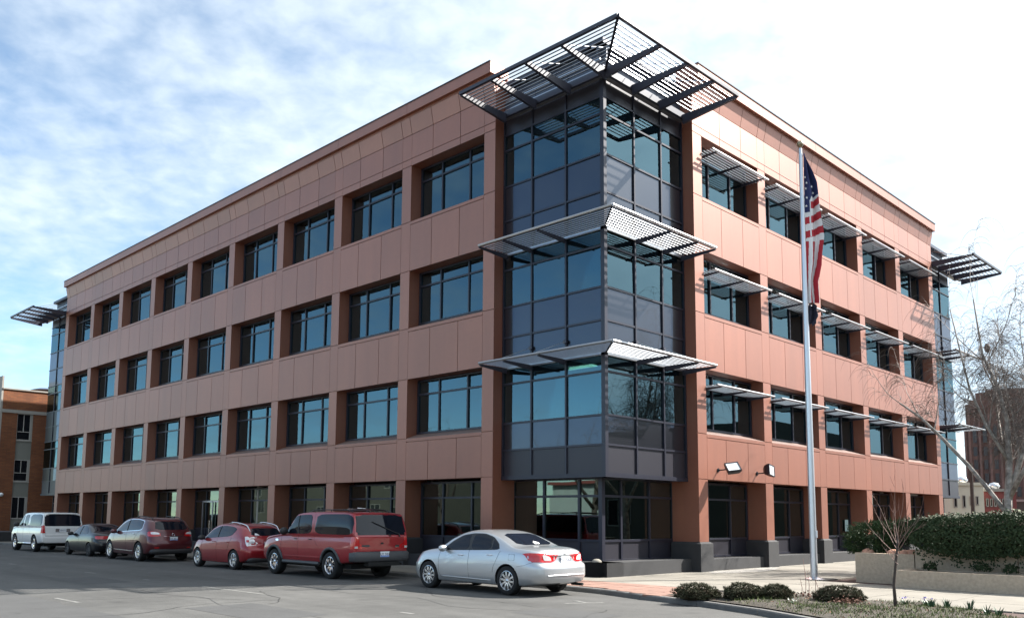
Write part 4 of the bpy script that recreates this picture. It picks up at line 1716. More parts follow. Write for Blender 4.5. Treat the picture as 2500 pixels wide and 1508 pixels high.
for sg in (1, -1):
    c.patch('side_window', [(2.12, 1.262), (3.60, 1.25), (3.36, 1.50), (3.12, 1.72), (2.98, 1.80), (2.16, 1.83)], 'car_glass', sg=sg, off=.005, nx=34)
    c.patch('side_window', [(.03, 1.262), (1.99, 1.262), (1.95, 1.835), (.20, 1.845)], 'car_glass', sg=sg, off=.005, nx=34)
    c.line('window_divider', [(2.80, 1.26), (2.86, 1.52), (2.88, 1.80)], 'black_plastic', w=.020, sg=sg, off=.003)
    c.line('door_seam', [(3.78, 1.19), (3.80, .9), (3.72, .62), (3.70, .48)], w=.0038, sg=sg, off=0)
    c.line('door_seam', [(2.84, 1.24), (2.85, .9), (2.84, .48)], w=.0038, sg=sg, off=0)
    c.line('door_seam', [(2.05, 1.85), (2.02, 1.24), (1.92, 1.02), (1.72, .86)], w=.0038, sg=sg, off=0)
    c.line('body_moulding', [(3.62, .60), (1.72, .60)], 'paint_red', w=.020, sg=sg, off=-.004, sub=20)
    c.patch('tail_light', [(sg*.79, .87), (sg*.945, .87), (sg*.945, 1.21), (sg*.79, 1.21)], 'lens_red', view='rear', off=.010, rnd=0)
    c.patch('tail_light', [(.03, .87), (.17, .87), (.17, 1.21), (.025, 1.21)], 'lens_red', sg=sg, off=.006, rnd=0)
    c.patch('reversing_lamp', [(sg*.82, .885), (sg*.93, .885), (sg*.93, .945), (sg*.82, .945)], 'lens_clear', view='rear', off=.016, rnd=0)
    b = MB()
    b.tube([(1.72, sg*.95, .42), (3.68, sg*.95, .42)], [.05, .05], 6)
    b.build('running_board', 'grey_plastic', c.root)
c.patch('pillar_trim', [(-.955, 1.258), (.955, 1.258), (.915, 1.845), (-.915, 1.845)], 'car_glass', view='rear', off=.004, nx=30, nz=10, rnd=0)
c.patch('rear_window', [(-.885, 1.268), (.885, 1.268), (.835, 1.825), (-.835, 1.825)], 'car_glass', view='rear', off=.007, nx=24, nz=10, rnd=1)
c.patch('windscreen', [(-.78, 1.28), (.78, 1.28), (.70, 1.80), (-.70, 1.80)], 'car_glass', view='front', off=.006, nx=16, nz=10, rnd=1)
c.line('wiper', [(-.62, 1.275), (-.40, 1.34), (.30, 1.62)], 'black_plastic', w=.012, view='rear', off=.03)
c.line('wiper_mount', [(-.62, 1.20), (-.60, 1.29)], 'black_plastic', w=.022, view='rear', off=.02)
c.line('hinge', [(-.30, 1.22), (-.22, 1.28)], 'black_plastic', w=.016, view='rear', off=.015)
c.line('tailgate_seam', [(-.80, .86), (-.80, 1.24)], w=.0038, view='rear', off=0)
c.line('tailgate_seam', [(.80, .86), (.80, 1.24)], w=.0038, view='rear', off=0)
c.line('tailgate_lip', [(-.88, .83), (.88, .83)], 'paint_red', w=.022, view='rear', off=-.004, sub=16)
c.patch('badge', [(-.64, .905), (-.48, .905), (-.48, .975), (-.64, .975)], 'chrome', view='rear', off=.008, nx=14, nz=2, rnd=3)
c.patch('badge', [(.42, .93), (.70, .93), (.70, .985), (.42, .985)], 'grey_plastic', view='rear', off=.008, nx=8, nz=2, rnd=1)
c.patch('tailgate_latch', [(-.05, 1.0), (.05, 1.0), (.05, 1.05), (-.05, 1.05)], 'black_plastic', view='rear', off=.010, nx=8, nz=2, rnd=2)
c.patch('fender_badge', [(3.95, 1.02), (4.12, 1.02), (4.14, 1.08), (3.97, 1.08)], 'chrome', sg=1, off=.006, nx=8, nz=2, rnd=1)
bo = c.add_rear('rear_bumper', -.13, .22, .985, .52, .80, 'grey_plastic')
b = MB()
b.box(-.12, .10, -.55, .55, .40, .515)
b.tube([(.15, -.8, .42), (.35, -.8, .42)], .04, 6)
b.build('tow_bar', 'underbody', c.root)
pb = c.plate(.66, 'UY 74N', off=.165, band='plate_blue')
c.wheels(8, 'cross', 'chrome', rim_r=.25)
c.arch_trim('grey_plastic', .045, .02)
c.mirror(3.42, 1.30, 'black_plastic', d=.16, size=(.09, .13, .12))
for x in (2.98, 2.20):
    c.handle(x, 1.10, 'black_plastic', .07)
c.rails(.45, 2.75, .66, 'black_plastic', .05, cross=(.75, 1.0), r=.016)
b = MB()
b.tube([(1.0, -.45, 1.985), (1.0, .5, 1.985)], .018, 6)
b.tube([(.9, -.2, 1.99), (1.1, .1, 2.02)], .014, 5)
b.build('roof_bar', 'rim_silver', c.root)
b = MB()
b.box(.5, 4.6, -.7, .7, .30, .44)
b.build('chassis', 'underbody', c.root)

# --- small red hatchback
HATCH = dict(L=4.37, R=.325, arch=.37, axles=(.86, 3.46), tumble=.36, tw=.21, bulge=.10,
             top=[(0, 1.36), (.05, 1.40), (.25, 1.455), (.7, 1.51), (1.3, 1.54), (1.8, 1.54), (2.2, 1.505), (2.6, 1.39), (3.0, 1.19), (3.3, 1.045), (3.5, .995),
                  (3.85, .935), (4.15, .83), (4.3, .70), (4.37, .60)],
             belt=[(0, 1.06), (.8, 1.065), (1.8, 1.02), (3.0, .95), (3.5, .90), (3.9, .82), (4.2, .68), (4.37, .5)],
             hw=[(0, .71), (.05, .755), (.15, .805), (.35, .85), (.9, .88), (3.3, .875), (3.8, .83), (4.1, .74), (4.3, .62), (4.37, .5)],
             bot=[(0, .33), (.3, .25), (.8, .20), (3.6, .20), (4.37, .25)],
             xr=[(.2, .18), (.34, .06), (.45, .0), (.66, .0), (.74, .03), (.80, .09), (1.04, .13), (1.10, .17), (1.40, .40), (1.52, .50)],
             xf=[(.2, -.1), (.4, 0), (.6, -.02), (.8, -.12), (1.0, -.2)])
c = Car('red_hatchback', 'small red hatchback with silver roof rails ahead of the red SUV', HATCH, (XC, 11.03, gz(13)), 'paint_cherry')
for sg in (1, -1):
    c.patch('side_window', [(1.10, 1.10), (3.10, .99), (2.92, 1.10), (2.55, 1.31), (2.2, 1.415), (1.7, 1.445), (1.15, 1.41), (.86, 1.34)], 'car_glass', sg=sg, off=.005, nx=40)
    c.line('window_divider', [(2.0, 1.06), (2.02, 1.43)], 'black_plastic', w=.020, sg=sg, off=.004)
    c.line('door_seam', [(3.12, .95), (3.14, .7), (3.05, .30)], w=.0038, sg=sg, off=0)
    c.line('door_seam', [(2.02, 1.02), (2.03, .7), (2.0, .30)], w=.0038, sg=sg, off=0)
    c.line('door_seam', [(1.05, 1.06), (1.18, .85), (1.30, .62)], w=.0038, sg=sg, off=0)
    c.patch('tail_light', [(sg*.655, .83), (sg*.76, .82), (sg*.77, 1.0), (sg*.75, 1.10), (sg*.67, 1.10), (sg*.64, .95)], 'lens_clear', view='rear', off=.010, rnd=2)
    c.patch('tail_light', [(.13, .78), (.22, .80), (.27, .96), (.22, 1.10), (.14, 1.12)], 'lens_clear', sg=sg, off=.006, rnd=2)
    c.patch('lamp_lens', [(sg*.67, .91), (sg*.75, .91), (sg*.75, .99), (sg*.67, .99)], 'lens_red', view='rear', off=.018, rnd=2)
c.patch('rear_window', [(-.56, 1.13), (.56, 1.13), (.52, 1.38), (-.52, 1.38)], 'car_glass', view='rear', off=.006, nx=20, nz=10, rnd=1)
c.patch('window_sticker', [(.28, 1.14), (.45, 1.14), (.43, 1.21), (.36, 1.20)], 'sticker', view='rear', off=.010, rnd=0, nx=6, nz=2)
c.patch('windscreen', [(-.62, 1.06), (.62, 1.06), (.55, 1.45), (-.55, 1.45)], 'car_glass', view='front', off=.006, nx=16, nz=10, rnd=1)
c.line('boot_seam', [(-.66, .74), (.66, .74)], w=.0038, view='rear', off=0, sub=14)
c.add_rear('bumper_valance', .03, .3, .72, .26, .42, 'black_plastic')
c.plate(.86, 'AKU-7149')
c.wheels(5, 'five', rim_r=.225)
c.mirror(2.98, 1.0, 'black_plastic')
for x in (2.22, 1.30):
    c.handle(x, .90, 'paint_cherry')
c.rails(.35, 1.75, .55, 'rim_silver', .05, cross=(), r=.020)

# --- maroon crossover
CROSS = dict(L=5.08, R=.375, arch=.43, axles=(1.12, 4.0), tumble=.33, tw=.245, bulge=.12,
             top=[(0, 1.55), (.05, 1.595), (.3, 1.655), (.9, 1.705), (1.6, 1.73), (2.2, 1.72), (2.6, 1.68), (3.0, 1.555), (3.4, 1.355), (3.75, 1.175), (3.95, 1.115),
                  (4.4, 1.045), (4.8, .92), (5.0, .78), (5.08, .66)],
             belt=[(0, 1.19), (1.0, 1.19), (2.4, 1.13), (3.7, 1.06), (4.4, .96), (4.8, .82), (5.08, .56)],
             hw=[(0, .74), (.05, .80), (.15, .865), (.35, .92), (.9, .955), (3.8, .955), (4.4, .91), (4.75, .81), (4.95, .70), (5.08, .55)],
             bot=[(0, .38), (.3, .30), (.9, .24), (4.0, .24), (5.08, .28)],
             xr=[(.25, .20), (.40, .06), (.52, .0), (.76, .0), (.86, .04), (1.0, .10), (1.20, .15), (1.26, .20), (1.58, .44), (1.7, .52)],
             xf=[(.2, -.1), (.45, 0), (.65, -.02), (.9, -.14), (1.1, -.2)])
c = Car('maroon_crossover', 'dark maroon crossover with chrome window surround and clear tail lamps', CROSS, (XC-.02, 18.16, gz(20.5)), 'paint_maroon')
DL = [(.92, 1.235), (2.3, 1.175), (3.52, 1.11), (3.40, 1.20), (3.0, 1.43), (2.6, 1.565), (2.15, 1.625), (1.5, 1.625), (.98, 1.565)]
for sg in (1, -1):
    c.patch('window_surround', [(.885, 1.215), (2.3, 1.155), (3.60, 1.09), (3.42, 1.225), (3.0, 1.455), (2.6, 1.585), (2.15, 1.643), (1.5, 1.643), (.945, 1.585)], 'chrome', sg=sg, off=.003, nx=40)
    c.patch('side_window', DL, 'car_glass', sg=sg, off=.007, nx=40)
    c.line('window_divider', [(2.28, 1.18), (2.36, 1.61)], 'black_plastic', w=.022, sg=sg, off=.005)
    c.line('door_seam', [(3.58, 1.08), (3.60, .8), (3.50, .36)], w=.0038, sg=sg, off=0)
    c.line('door_seam', [(2.30, 1.14), (2.32, .8), (2.28, .36)], w=.0038, sg=sg, off=0)
    c.line('door_seam', [(1.12, 1.20), (1.40, 1.0), (1.60, .76)], w=.0038, sg=sg, off=0)
    c.line('sill_trim', [(3.45, .42), (1.66, .40)], 'rim_silver', w=.012, sg=sg, off=.002, sub=20)
    c.patch('tail_light', [(sg*.47, .99), (sg*.88, .97), (sg*.88, 1.17), (sg*.72, 1.175), (sg*.50, 1.13)], 'lens_red', view='rear', off=.010, rnd=1)
    c.patch('tail_light', [(.19, .97), (.42, 1.0), (.46, 1.17), (.20, 1.17)], 'lens_red', sg=sg, off=.006, rnd=1)
    c.patch('lamp_lens', [(sg*.52, 1.06), (sg*.82, 1.06), (sg*.82, 1.15), (sg*.70, 1.155), (sg*.54, 1.12)], 'lens_clear', view='rear', off=.018, rnd=1)
    c.patch('reflector', [(sg*.56, .53), (sg*.72, .53), (sg*.72, .57), (sg*.56, .57)], 'lens_red', view='rear', off=.010, rnd=0, nx=4, nz=1)
c.patch('rear_window', [(-.66, 1.24), (.66, 1.24), (.60, 1.565), (-.60, 1.565)], 'car_glass', view='rear', off=.006, nx=20, nz=10, rnd=1)
c.patch('windscreen', [(-.70, 1.19), (.70, 1.19), (.62, 1.62), (-.62, 1.62)], 'car_glass', view='front', off=.006, nx=16, nz=10, rnd=1)
c.line('tailgate_trim', [(-.38, .985), (.38, .985)], 'chrome', w=.014, view='rear', off=.006, sub=12)
b = MB()
b.lathe([(.052, -.004), (.058, .0), (.052, .006), (.046, 0), (.052, -.004)], 18, 'x')
b.build('badge', 'chrome', c.root, loc=c.rear(0, 1.05, .008))
c.plate(.89, '834 XKD', band='plate_blue')
c.add_rear('bumper_valance', -.01, .35, .84, .32, .50, 'black_plastic')
c.wheels(10, 'thin', rim_r=.255)
c.mirror(3.36, 1.12, 'paint_maroon', size=(.08, .13, .09))
for x, z in ((2.56, 1.03), (1.62, 1.06)):
    c.handle(x, z, 'chrome')
c.rails(.55, 2.2, .58, 'black_plastic', .05, r=.016)

# --- small dark sedan
DSED = dict(SEDAN)
k = .92
DSED['L'] = SEDAN['L']*k
for q in ('top', 'belt', 'hw', 'bot'):
    DSED[q] = [(x*k, v*(.935 if q == 'hw' else .965 if q == 'top' else .95)) for x, v in SEDAN[q]]
DSED['xr'] = [(z*.95, v) for z, v in SEDAN['xr']]
DSED['xf'] = [(z*.95, v) for z, v in SEDAN['xf']]
DSED.update(R=.30, arch=.34, axles=(.98, 3.58), tw=.19)
c = Car('dark_sedan', 'small black sedan half hidden behind the maroon crossover', DSED, (XC+.03, 23.85, gz(26)), 'paint_dark')
for sg in (1, -1):
    c.patch('side_window', [(x*k-.01, z*.955) for x, z in DLO], 'car_glass', sg=sg, off=.005, nx=36)
    c.line('window_divider', [(2.16, .96), (2.18, 1.32)], 'black_plastic', w=.018, sg=sg, off=.004)
    c.patch('tail_light', [(sg*.42, .76), (sg*.80, .77), (sg*.80, .90), (sg*.45, .88)], 'lens_red', view='rear', off=.008, rnd=1)
    c.patch('tail_light', [(.14, .76), (.36, .77), (.38, .89), (.13, .90)], 'lens_red', sg=sg, off=.006, rnd=1)
    c.line('door_seam', [(2.19, .93), (2.2, .6), (2.17, .28)], w=.0038, sg=sg, off=0)
c.patch('rear_window', [(-.54, 1.085), (.54, 1.085), (.47, 1.325), (-.47, 1.325)], 'car_glass', view='rear', off=.006, nx=16, nz=8, rnd=1)
c.patch('windscreen', [(-.56, 1.03), (.56, 1.03), (.50, 1.32), (-.50, 1.32)], 'car_glass', view='front', off=.006, nx=16, nz=8, rnd=1)
c.plate(.62, '486 RTN')
c.wheels(7, 'thin', 'grey_plastic', rim_r=.20)
c.mirror(2.98, .95, 'black_plastic')
c.handle(2.45, .82, 'paint_dark')

# --- white full-size SUV at the far end
WSUV = dict(SUV)
WSUV.update(R=.40, arch=.47, L=5.13, axles=(1.15, 4.10), tumble=.19,
            top=[(x, z+.02) for x, z in SUV['top']],
            xr=[(.3, .10), (.5, .03), (.62, .0), (.76, .0), (.80, .06), (1.22, .07), (1.25, .085), (1.85, .24), (1.95, .28)],
            bot=[(0, .46), (.5, .42), (.9, .38), (4.4, .38), (5.13, .40)])
c = Car('white_suv', 'large white sport utility vehicle farthest down the row of parked cars', WSUV, (XC, 30.45, gz(33)), 'paint_white')
for sg in (1, -1):
    c.patch('side_window', [(2.86, 1.262), (3.58, 1.255), (3.34, 1.52), (3.10, 1.73), (2.92, 1.80)], 'car_glass', sg=sg, off=.005)
    c.patch('side_window', [(2.14, 1.262), (2.74, 1.262), (2.78, 1.80), (2.18, 1.825)], 'car_glass', sg=sg, off=.005)
    c.patch('side_window', [(.16, 1.265), (1.92, 1.265), (1.96, 1.83), (.34, 1.845)], 'car_glass', sg=sg, off=.005, nx=30)
    c.line('door_seam', [(2.80, 1.24), (2.82, .9), (2.80, .46)], w=.0038, sg=sg, off=0)
    c.line('door_seam', [(2.04, 1.85), (2.0, 1.24), (1.90, 1.02), (1.72, .88)], w=.0038, sg=sg, off=0)
    c.line('door_seam', [(3.74, 1.19), (3.76, .9), (3.66, .46)], w=.0038, sg=sg, off=0)
    c.patch('tail_light', [(sg*.815, .93), (sg*.935, .93), (sg*.935, 1.30), (sg*.84, 1.30)], 'lens_red', view='rear', off=.010, rnd=0)
    c.patch('tail_light', [(.08, .93), (.20, .93), (.20, 1.28), (.10, 1.28)], 'lens_red', sg=sg, off=.006, rnd=0)
    b = MB()
    b.tube([(1.70, sg*.93, .40), (3.58, sg*.93, .40)], .05, 6)
    b.build('running_board', 'chrome', c.root, smooth=True)
c.patch('pillar_trim', [(-.955, 1.265), (.955, 1.265), (.915, 1.855), (-.915, 1.855)], 'car_glass', view='rear', off=.004, nx=30, nz=10, rnd=0)
c.patch('rear_window', [(-.86, 1.275), (.86, 1.275), (.82, 1.83), (-.82, 1.83)], 'car_glass', view='rear', off=.007, nx=20, nz=10, rnd=1)
c.patch('windscreen', [(-.78, 1.30), (.78, 1.30), (.70, 1.82), (-.70, 1.82)], 'car_glass', view='front', off=.006, nx=16, nz=10, rnd=1)
c.line('tailgate_seam', [(-.80, .80), (.80, .80)], 'black_plastic', w=.016, view='rear', off=.002, sub=12)
c.line('tailgate_seam', [(.80, .80), (.80, 1.24)], w=.0038, view='rear', off=0)
c.patch('plate_recess', [(-.34, .98), (.34, .98), (.34, 1.14), (-.34, 1.14)], 'rim_silver', view='rear', off=.006, rnd=0, nx=4, nz=2)
c.plate(1.06, '70237C', off=.016)
c.line('spoiler', [(-.70, 1.86), (.70, 1.86)], 'paint_white', w=.03, view='rear', off=.02, sub=10, n=6)
c.wheels(6, 'five', 'chrome', rim_r=.255)
c.mirror(3.40, 1.30, 'black_plastic', d=.16, size=(.09, .13, .12))
for x in (2.96, 2.20):
    c.handle(x, 1.12, 'paint_white', .07)
b = MB()
b.box(.5, 4.6, -.7, .7, .28, .42)
b.build('chassis', 'underbody', c.root)
# ------------------------------------------------------------------ flagpole and flags
POLE = Vector((4.615, -3.715, PZ))
fp = thing('flagpole', 'tall tapered aluminium flagpole with ball finial on the plaza', 'flagpole', POLE)
b = MB()
b.tube([(0, 0, 0), (0, 0, 4), (0, 0, 8), (0, 0, 12.66)], [.098, .092, .078, .050], 20)
b.build('shaft', 'pole_metal', fp, smooth=True, angle=60)
b = MB()
b.lathe([(.0, .105), (.045, .095), (.085, .06), (.105, 0), (.085, -.06), (.045, -.095), (.03, -.13), (.03, -.2)], 20)
b.build('ball_finial', 'brass', fp, smooth=True, loc=(0, 0, 12.80))
b = MB()
b.lathe([(.0, .05), (.12, .05), (.20, .03), (.27, .0)], 20)
b.build('base_flange', 'pole_metal', fp, smooth=True)
b = MB()
b.tube([(.0, -.09, 1.2), (.0, -.075, 6), (.0, -.06, 12.5)], .006, 4)
b.build('halyard', 'flag_white', fp)
b = MB()
b.box(-.02, .02, -.13, -.09, 1.15, 1.35)
b.build('cleat', 'pole_metal', fp)

rtv = Vector((rt2.x, rt2.y, 0)).normalized()
fwv = Vector((fw.x, fw.y, 0)).normalized()


def cloth(name, prof, z0, z1, nb_, na, colour, parent, depth=.16, seed=0.0):
    """limp cloth hanging beside the pole in folds; prof = (t, width) from top to bottom"""
    b = MB()
    rows, cols = [], []
    for i in range(nb_+1):
        t = i/nb_
        w = lerp_tab(prof, t)
        z = z0+(z1-z0)*t
        row = []
        for j in range(na+1):
            a = j/na
            fold = math.sin(a*9.0+seed+t*1.7)*depth*(.25+.75*a)*min(1, w/.2)
            fold += .05*noise.noise((a*3, t*7, seed))
            zz = z+.05*math.sin(a*7+t*4)*a
            row.append(rtv*(.075+.02*(1-t)+w*a+.02*math.sin(t*17+a*5)*a)+fwv*fold*.9+Vector((0, 0, zz)))
        rows.append(row)
    base = len(b.v)
    for r in rows:
        b.v += [tuple(p) for p in r]
    for i in range(nb_):
        for j in range(na):
            m_ = colour((j+.5)/na, (i+.5)/nb_)
            b.f.append((base+i*(na+1)+j, base+i*(na+1)+j+1, base+(i+1)*(na+1)+j+1, base+(i+1)*(na+1)+j))
            b.m.append(b.mi(m_))
    o = b.build(name, None, parent, smooth=True)
    return o, rows


def flagcol(a, t):
    tt = t*1000            # photo crop rows: 0 top .. 1000 bottom
    edge = 290+max(0, (0.42-a))*260
    if tt < edge or (a < .30 and tt < 395):
        return 'flag_blue'
    if .26 < a < .34 and tt < 560:
        return 'flag_white'
    if tt < 590:
        return 'flag_white' if int((tt-290+a*28)/47) % 2 == 0 else 'flag_red'
    k = int((a*3.6+(tt-590)*.0011)*1.25+.2)
    return 'flag_red' if k % 2 == 0 else 'flag_white'


fl = thing('flag', 'limp stars and stripes flag hanging beside the pole', 'flag', POLE)
fo, rows = cloth('cloth', [(0, .02), (.10, .16), (.21, .33), (.30, .38), (.40, .42), (.57, .47), (.75, .40), (.86, .26), (.93, .27), (1, .30)],
                 12.50, 7.95, 220, 64, flagcol, fl, seed=.6)
for (a, t) in ((.13, .16), (.13, .24), (.16, .30), (.12, .355), (.22, .20), (.60, .22), (.72, .26)):
    p = rows[int(t*220)][int(a*64)]
    b = MB()
    vs = []
    for k in range(10):
        r = .045 if k % 2 == 0 else .019
        ang = math.pi/2+k*math.pi/5
        vs.append(rtv*r*math.cos(ang)+Vector((0, 0, r*math.sin(ang))))
    b.add(vs+[v*.5-fwv*.004 for v in vs], [tuple(range(10))])
    b.build('star', 'flag_white', fl, loc=p-fwv*.035)
f2 = thing('dark_flag', 'short black flag hanging limp under the striped flag', 'flag', POLE)
cloth('cloth', [(0, .14), (.3, .22), (.6, .25), (.85, .22), (1, .10)], 7.90, 7.30, 16, 18, lambda a, t: 'flag_black', f2, depth=.12, seed=2.0)

# ------------------------------------------------------------------ floodlights on the facade
def floodlight(x, z, nrm, upv, label):
    t = thing('floodlight', label, 'floodlight', (x, -.002, z), group='floodlights over the ground floor windows')
    b = MB()
    b.tube([(0, 0, 0), (0, -.02, 0)], .07, 12)
    b.build('wall_plate', 'lamp_body', t)
    b = MB()
    b.tube([(0, -.02, 0), (0, -.22, .01), (-.02, -.36, .03)], .022, 8)
    b.tube([(-.02, -.30, .025), (-.02, -.40, .035)], .04, 8)
    b.build('arm', 'lamp_body', t, smooth=True)
    n = Vector(nrm).normalized()
    r_ = n.cross(Vector(upv)).normalized()
    u_ = r_.cross(n)
    c = Vector((-.06, -.58, .09))
    b = MB()
    hw, hh = .23, .19
    for s0, s1, d0, d1 in ((1.0, 1.0, 0, .05), (1.0, .82, .05, .17), (.82, .45, .17, .25)):
        vs = [c-n*d0+r_*hw*s0*i+u_*hh*s0*j for i, j in ((-1, -1), (1, -1), (1, 1), (-1, 1))]
        vs += [c-n*d1+r_*hw*s1*i+u_*hh*s1*j for i, j in ((-1, -1), (1, -1), (1, 1), (-1, 1))]
        b.add(vs, [(0, 1, 5, 4), (1, 2, 6, 5), (2, 3, 7, 6), (3, 0, 4, 7), (4, 5, 6, 7)])
    for i, j, a, c_ in ((0, 1, 1, .07), (0, -1, 1, .07), (1, 0, .07, 1), (-1, 0, .07, 1)):
        b.obox(c+r_*hw*i*.93+u_*hh*j*.93+n*.01, r_*hw*(a if i == 0 else .07), u_*hh*(c_ if i == 0 else 1), n*.012)
    hd = b.build('lamp_head', 'lamp_body', t)
    b = MB()
    b.obox(c+n*.003, r_*hw*.87, u_*hh*.87, n*.005)
    b.build('lens', 'lamp_glass', hd)


floodlight(5.815, 3.347, (-.55, -.55, .72), (.0, .2, 1), 'floodlight tipped up with its pale lens catching the sky')
floodlight(8.363, 3.342, (.10, -.93, .10), (.15, 0, 1), 'floodlight above the second window from the glazed tower')

# ------------------------------------------------------------------ planters and plants
def ring_planter(name, label, x0, x1, y0, y1, z0, z1, t=.22, soilz=.12, sides='fblr'):
    o = thing(name, label, 'planter')
    def blk(nm, *a):
        b = MB()
        b.box(*a)
        return b.build(nm, 'planter_concrete', o)
    blk('front_wall', x0, x0+t, y0, y1, z0, z1)
    blk('back_wall', x1-t, x1, y0, y1, z0, z1-.002)
    blk('side_wall', x0+t, x1-t, y1-t, y1, z0, z1-.001)
    blk('side_wall', x0+t, x1-t, y0, y0+t, z0, z1-.001)
    b = MB()
    g = []
    for i in range(9):
        g.append([(x0+t+(x1-x0-2*t)*i/8, y0+t+(y1-y0-2*t)*j/8, z1-soilz+.05*noise.noise((i*.9, j*.9, x0))) for j in range(9)])
    b.grid(g, flip=False)
    s_ = b.build('soil_bed', 'soil', o)
    if s_.data.polygons[0].normal.z < 0:
        s_.data.flip_normals()
    return o


ring_planter('raised_planter', 'raised concrete planter with juniper beside the flagpole', 4.72, 8.2, -6.40, -4.85, -.1, .885)
ring_planter('low_planter', 'long low concrete planter in front of the ivy hedge', 3.34, 4.70, -16, -6.36, -.1, .535, t=.24, soilz=.05)
rw = thing('retaining_wall', 'concrete retaining wall under the ivy hedge', 'wall')
for i in range(4):
    b = MB()
    b.box(4.72, 4.94, -6.42-2.4*(i+1)+.01, -6.42-2.4*i-.01, -.1, 1.02)
    b.build('wall_panel', 'planter_concrete', rw)
b = MB()
b.box(4.95, 11.5, -16.2, -6.45, .2, .95)
b.build('earth_fill', 'soil', rw)
lawn = sheet('lawn', [(8.3, -16), (40, -30), (40, -4.4), (8.3, -4.4)], PZ+.004, 'soil')
tag(lawn, kind='structure')


def leaves(name, pts, size, m, parent=None, nfaces=1, droop=.5, aspect=.6, jit=.35, outdir=None):
    """one mesh of leaf-sized quads at the given (position, normal) list"""
    b = MB()
    vs, fs = [], []
    for p, nrm in pts:
        n = Vector(nrm)+Vector((random.gauss(0, jit), random.gauss(0, jit), random.gauss(0, jit)))
        n.normalize()
        t = n.cross(Vector((random.gauss(0, 1), random.gauss(0, 1), random.gauss(0, 1))))
        if t.length < 1e-4:
            continue
        t.normalize()
        t = (t+Vector((0, 0, -droop))).normalized()
        q = n.cross(t).normalized()
        s_ = size*random.uniform(.6, 1.35)
        k = len(vs)
        p = Vector(p)
        vs += [p-t*s_*.5, p+q*s_*aspect*.5+n*s_*.08, p+t*s_*.5, p-q*s_*aspect*.5+n*s_*.08]
        fs.append((k, k+1, k+2, k+3))
    b.add(vs, fs)
    return b.build(name, m, parent)


# ivy hedge over the wall
hd = thing('ivy_hedge', 'dense dark ivy hedge with pale flower heads above the retaining wall', 'hedge')


def hedge_shape(y):
    """front x, top z, bottom z at distance along the wall"""
    d = -6.35-y
    topz = 1.76+.14*min(1, d/2.0)+.09*noise.noise((y*.9, 2.2, 0))+.06*noise.noise((y*2.7, 5.2, 0))
    botz = max(.86, 1.28-d*.55)+.16*noise.noise((y*1.3, 8.1, 0))
    fx_ = 4.50+.20*noise.noise((y*1.1, 1.1, 0))-.12
    return fx_, topz, botz


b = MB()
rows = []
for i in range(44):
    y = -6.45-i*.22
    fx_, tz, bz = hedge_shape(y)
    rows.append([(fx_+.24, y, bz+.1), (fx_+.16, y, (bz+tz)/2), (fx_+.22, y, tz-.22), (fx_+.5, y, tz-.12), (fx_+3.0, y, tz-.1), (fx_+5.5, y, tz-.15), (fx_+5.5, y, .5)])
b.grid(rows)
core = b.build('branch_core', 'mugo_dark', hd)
pts, fl_ = [], []
for i in range(30000):
    y = -6.30-abs(random.random())*9.4
    fx_, tz, bz = hedge_shape(y)
    end = max(0, 1-(-6.30-y)/.25)
    if random.random() < .62:
        t = random.random()
        z = bz+(tz-bz)*t
        bulge = .20*math.sin(math.pi*min(1, t*1.05))
        x = fx_-bulge+random.gauss(0, .06)+.10*noise.noise((y*3, z*3, 4))+end*.3
        pts.append(((x, y, z), (-1, 0, .25)))
    else:
        x = fx_+random.random()**1.5*3.2
        z = tz+random.gauss(0, .05)+.06*noise.noise((x*2.5, y*2.5, 0))
        pts.append(((x, y, z), (-.25, 0, 1)))
        if random.random() < .06:
            fl_.append(((x, y, z+.05), (-.2, 0, 1)))
for i in range(2600):        # left end of the hedge
    z = random.uniform(1.25, 1.76)
    x = 4.45+random.random()*2.6
    pts.append(((x, -6.32+random.gauss(0, .07)+.1*noise.noise((x*3, z*3, 9)), z), (0, 1, .3)))
for i in range(170):         # trailing strands
    y = -6.5-random.random()*9
    fx_, tz, bz = hedge_shape(y)
    for k in range(3):
        pts.append(((fx_+random.gauss(0, .05), y+random.gauss(0, .04), bz-.07*k-random.random()*.1), (-1, 0, .2)))
tag(leaves('foliage', pts, .068, 'ivy', hd, droop=.7), kind='stuff')
tag(leaves('flower_heads', fl_, .075, 'ivy_flower', hd, droop=0, aspect=.9, jit=.8), kind='stuff')


def blob_pts(c, rad, n, zmin=-1.0, lump=.25, seed=0.0, shell=.75):
    out = []
    c = Vector(c)
    while len(out) < n:
        d = Vector((random.gauss(0, 1), random.gauss(0, 1), random.gauss(0, 1)))
        d.normalize()
        if d.z < zmin:
            continue
        k = 1+lump*noise.noise(d*2.3+Vector((seed, seed, 0)))+lump*.6*noise.noise(d*5.1+Vector((seed, 0, seed)))
        r = k*(shell+(1-shell)*random.random())
        out.append((c+Vector((d.x*rad[0]*r, d.y*rad[1]*r, d.z*rad[2]*r)), d))
    return out


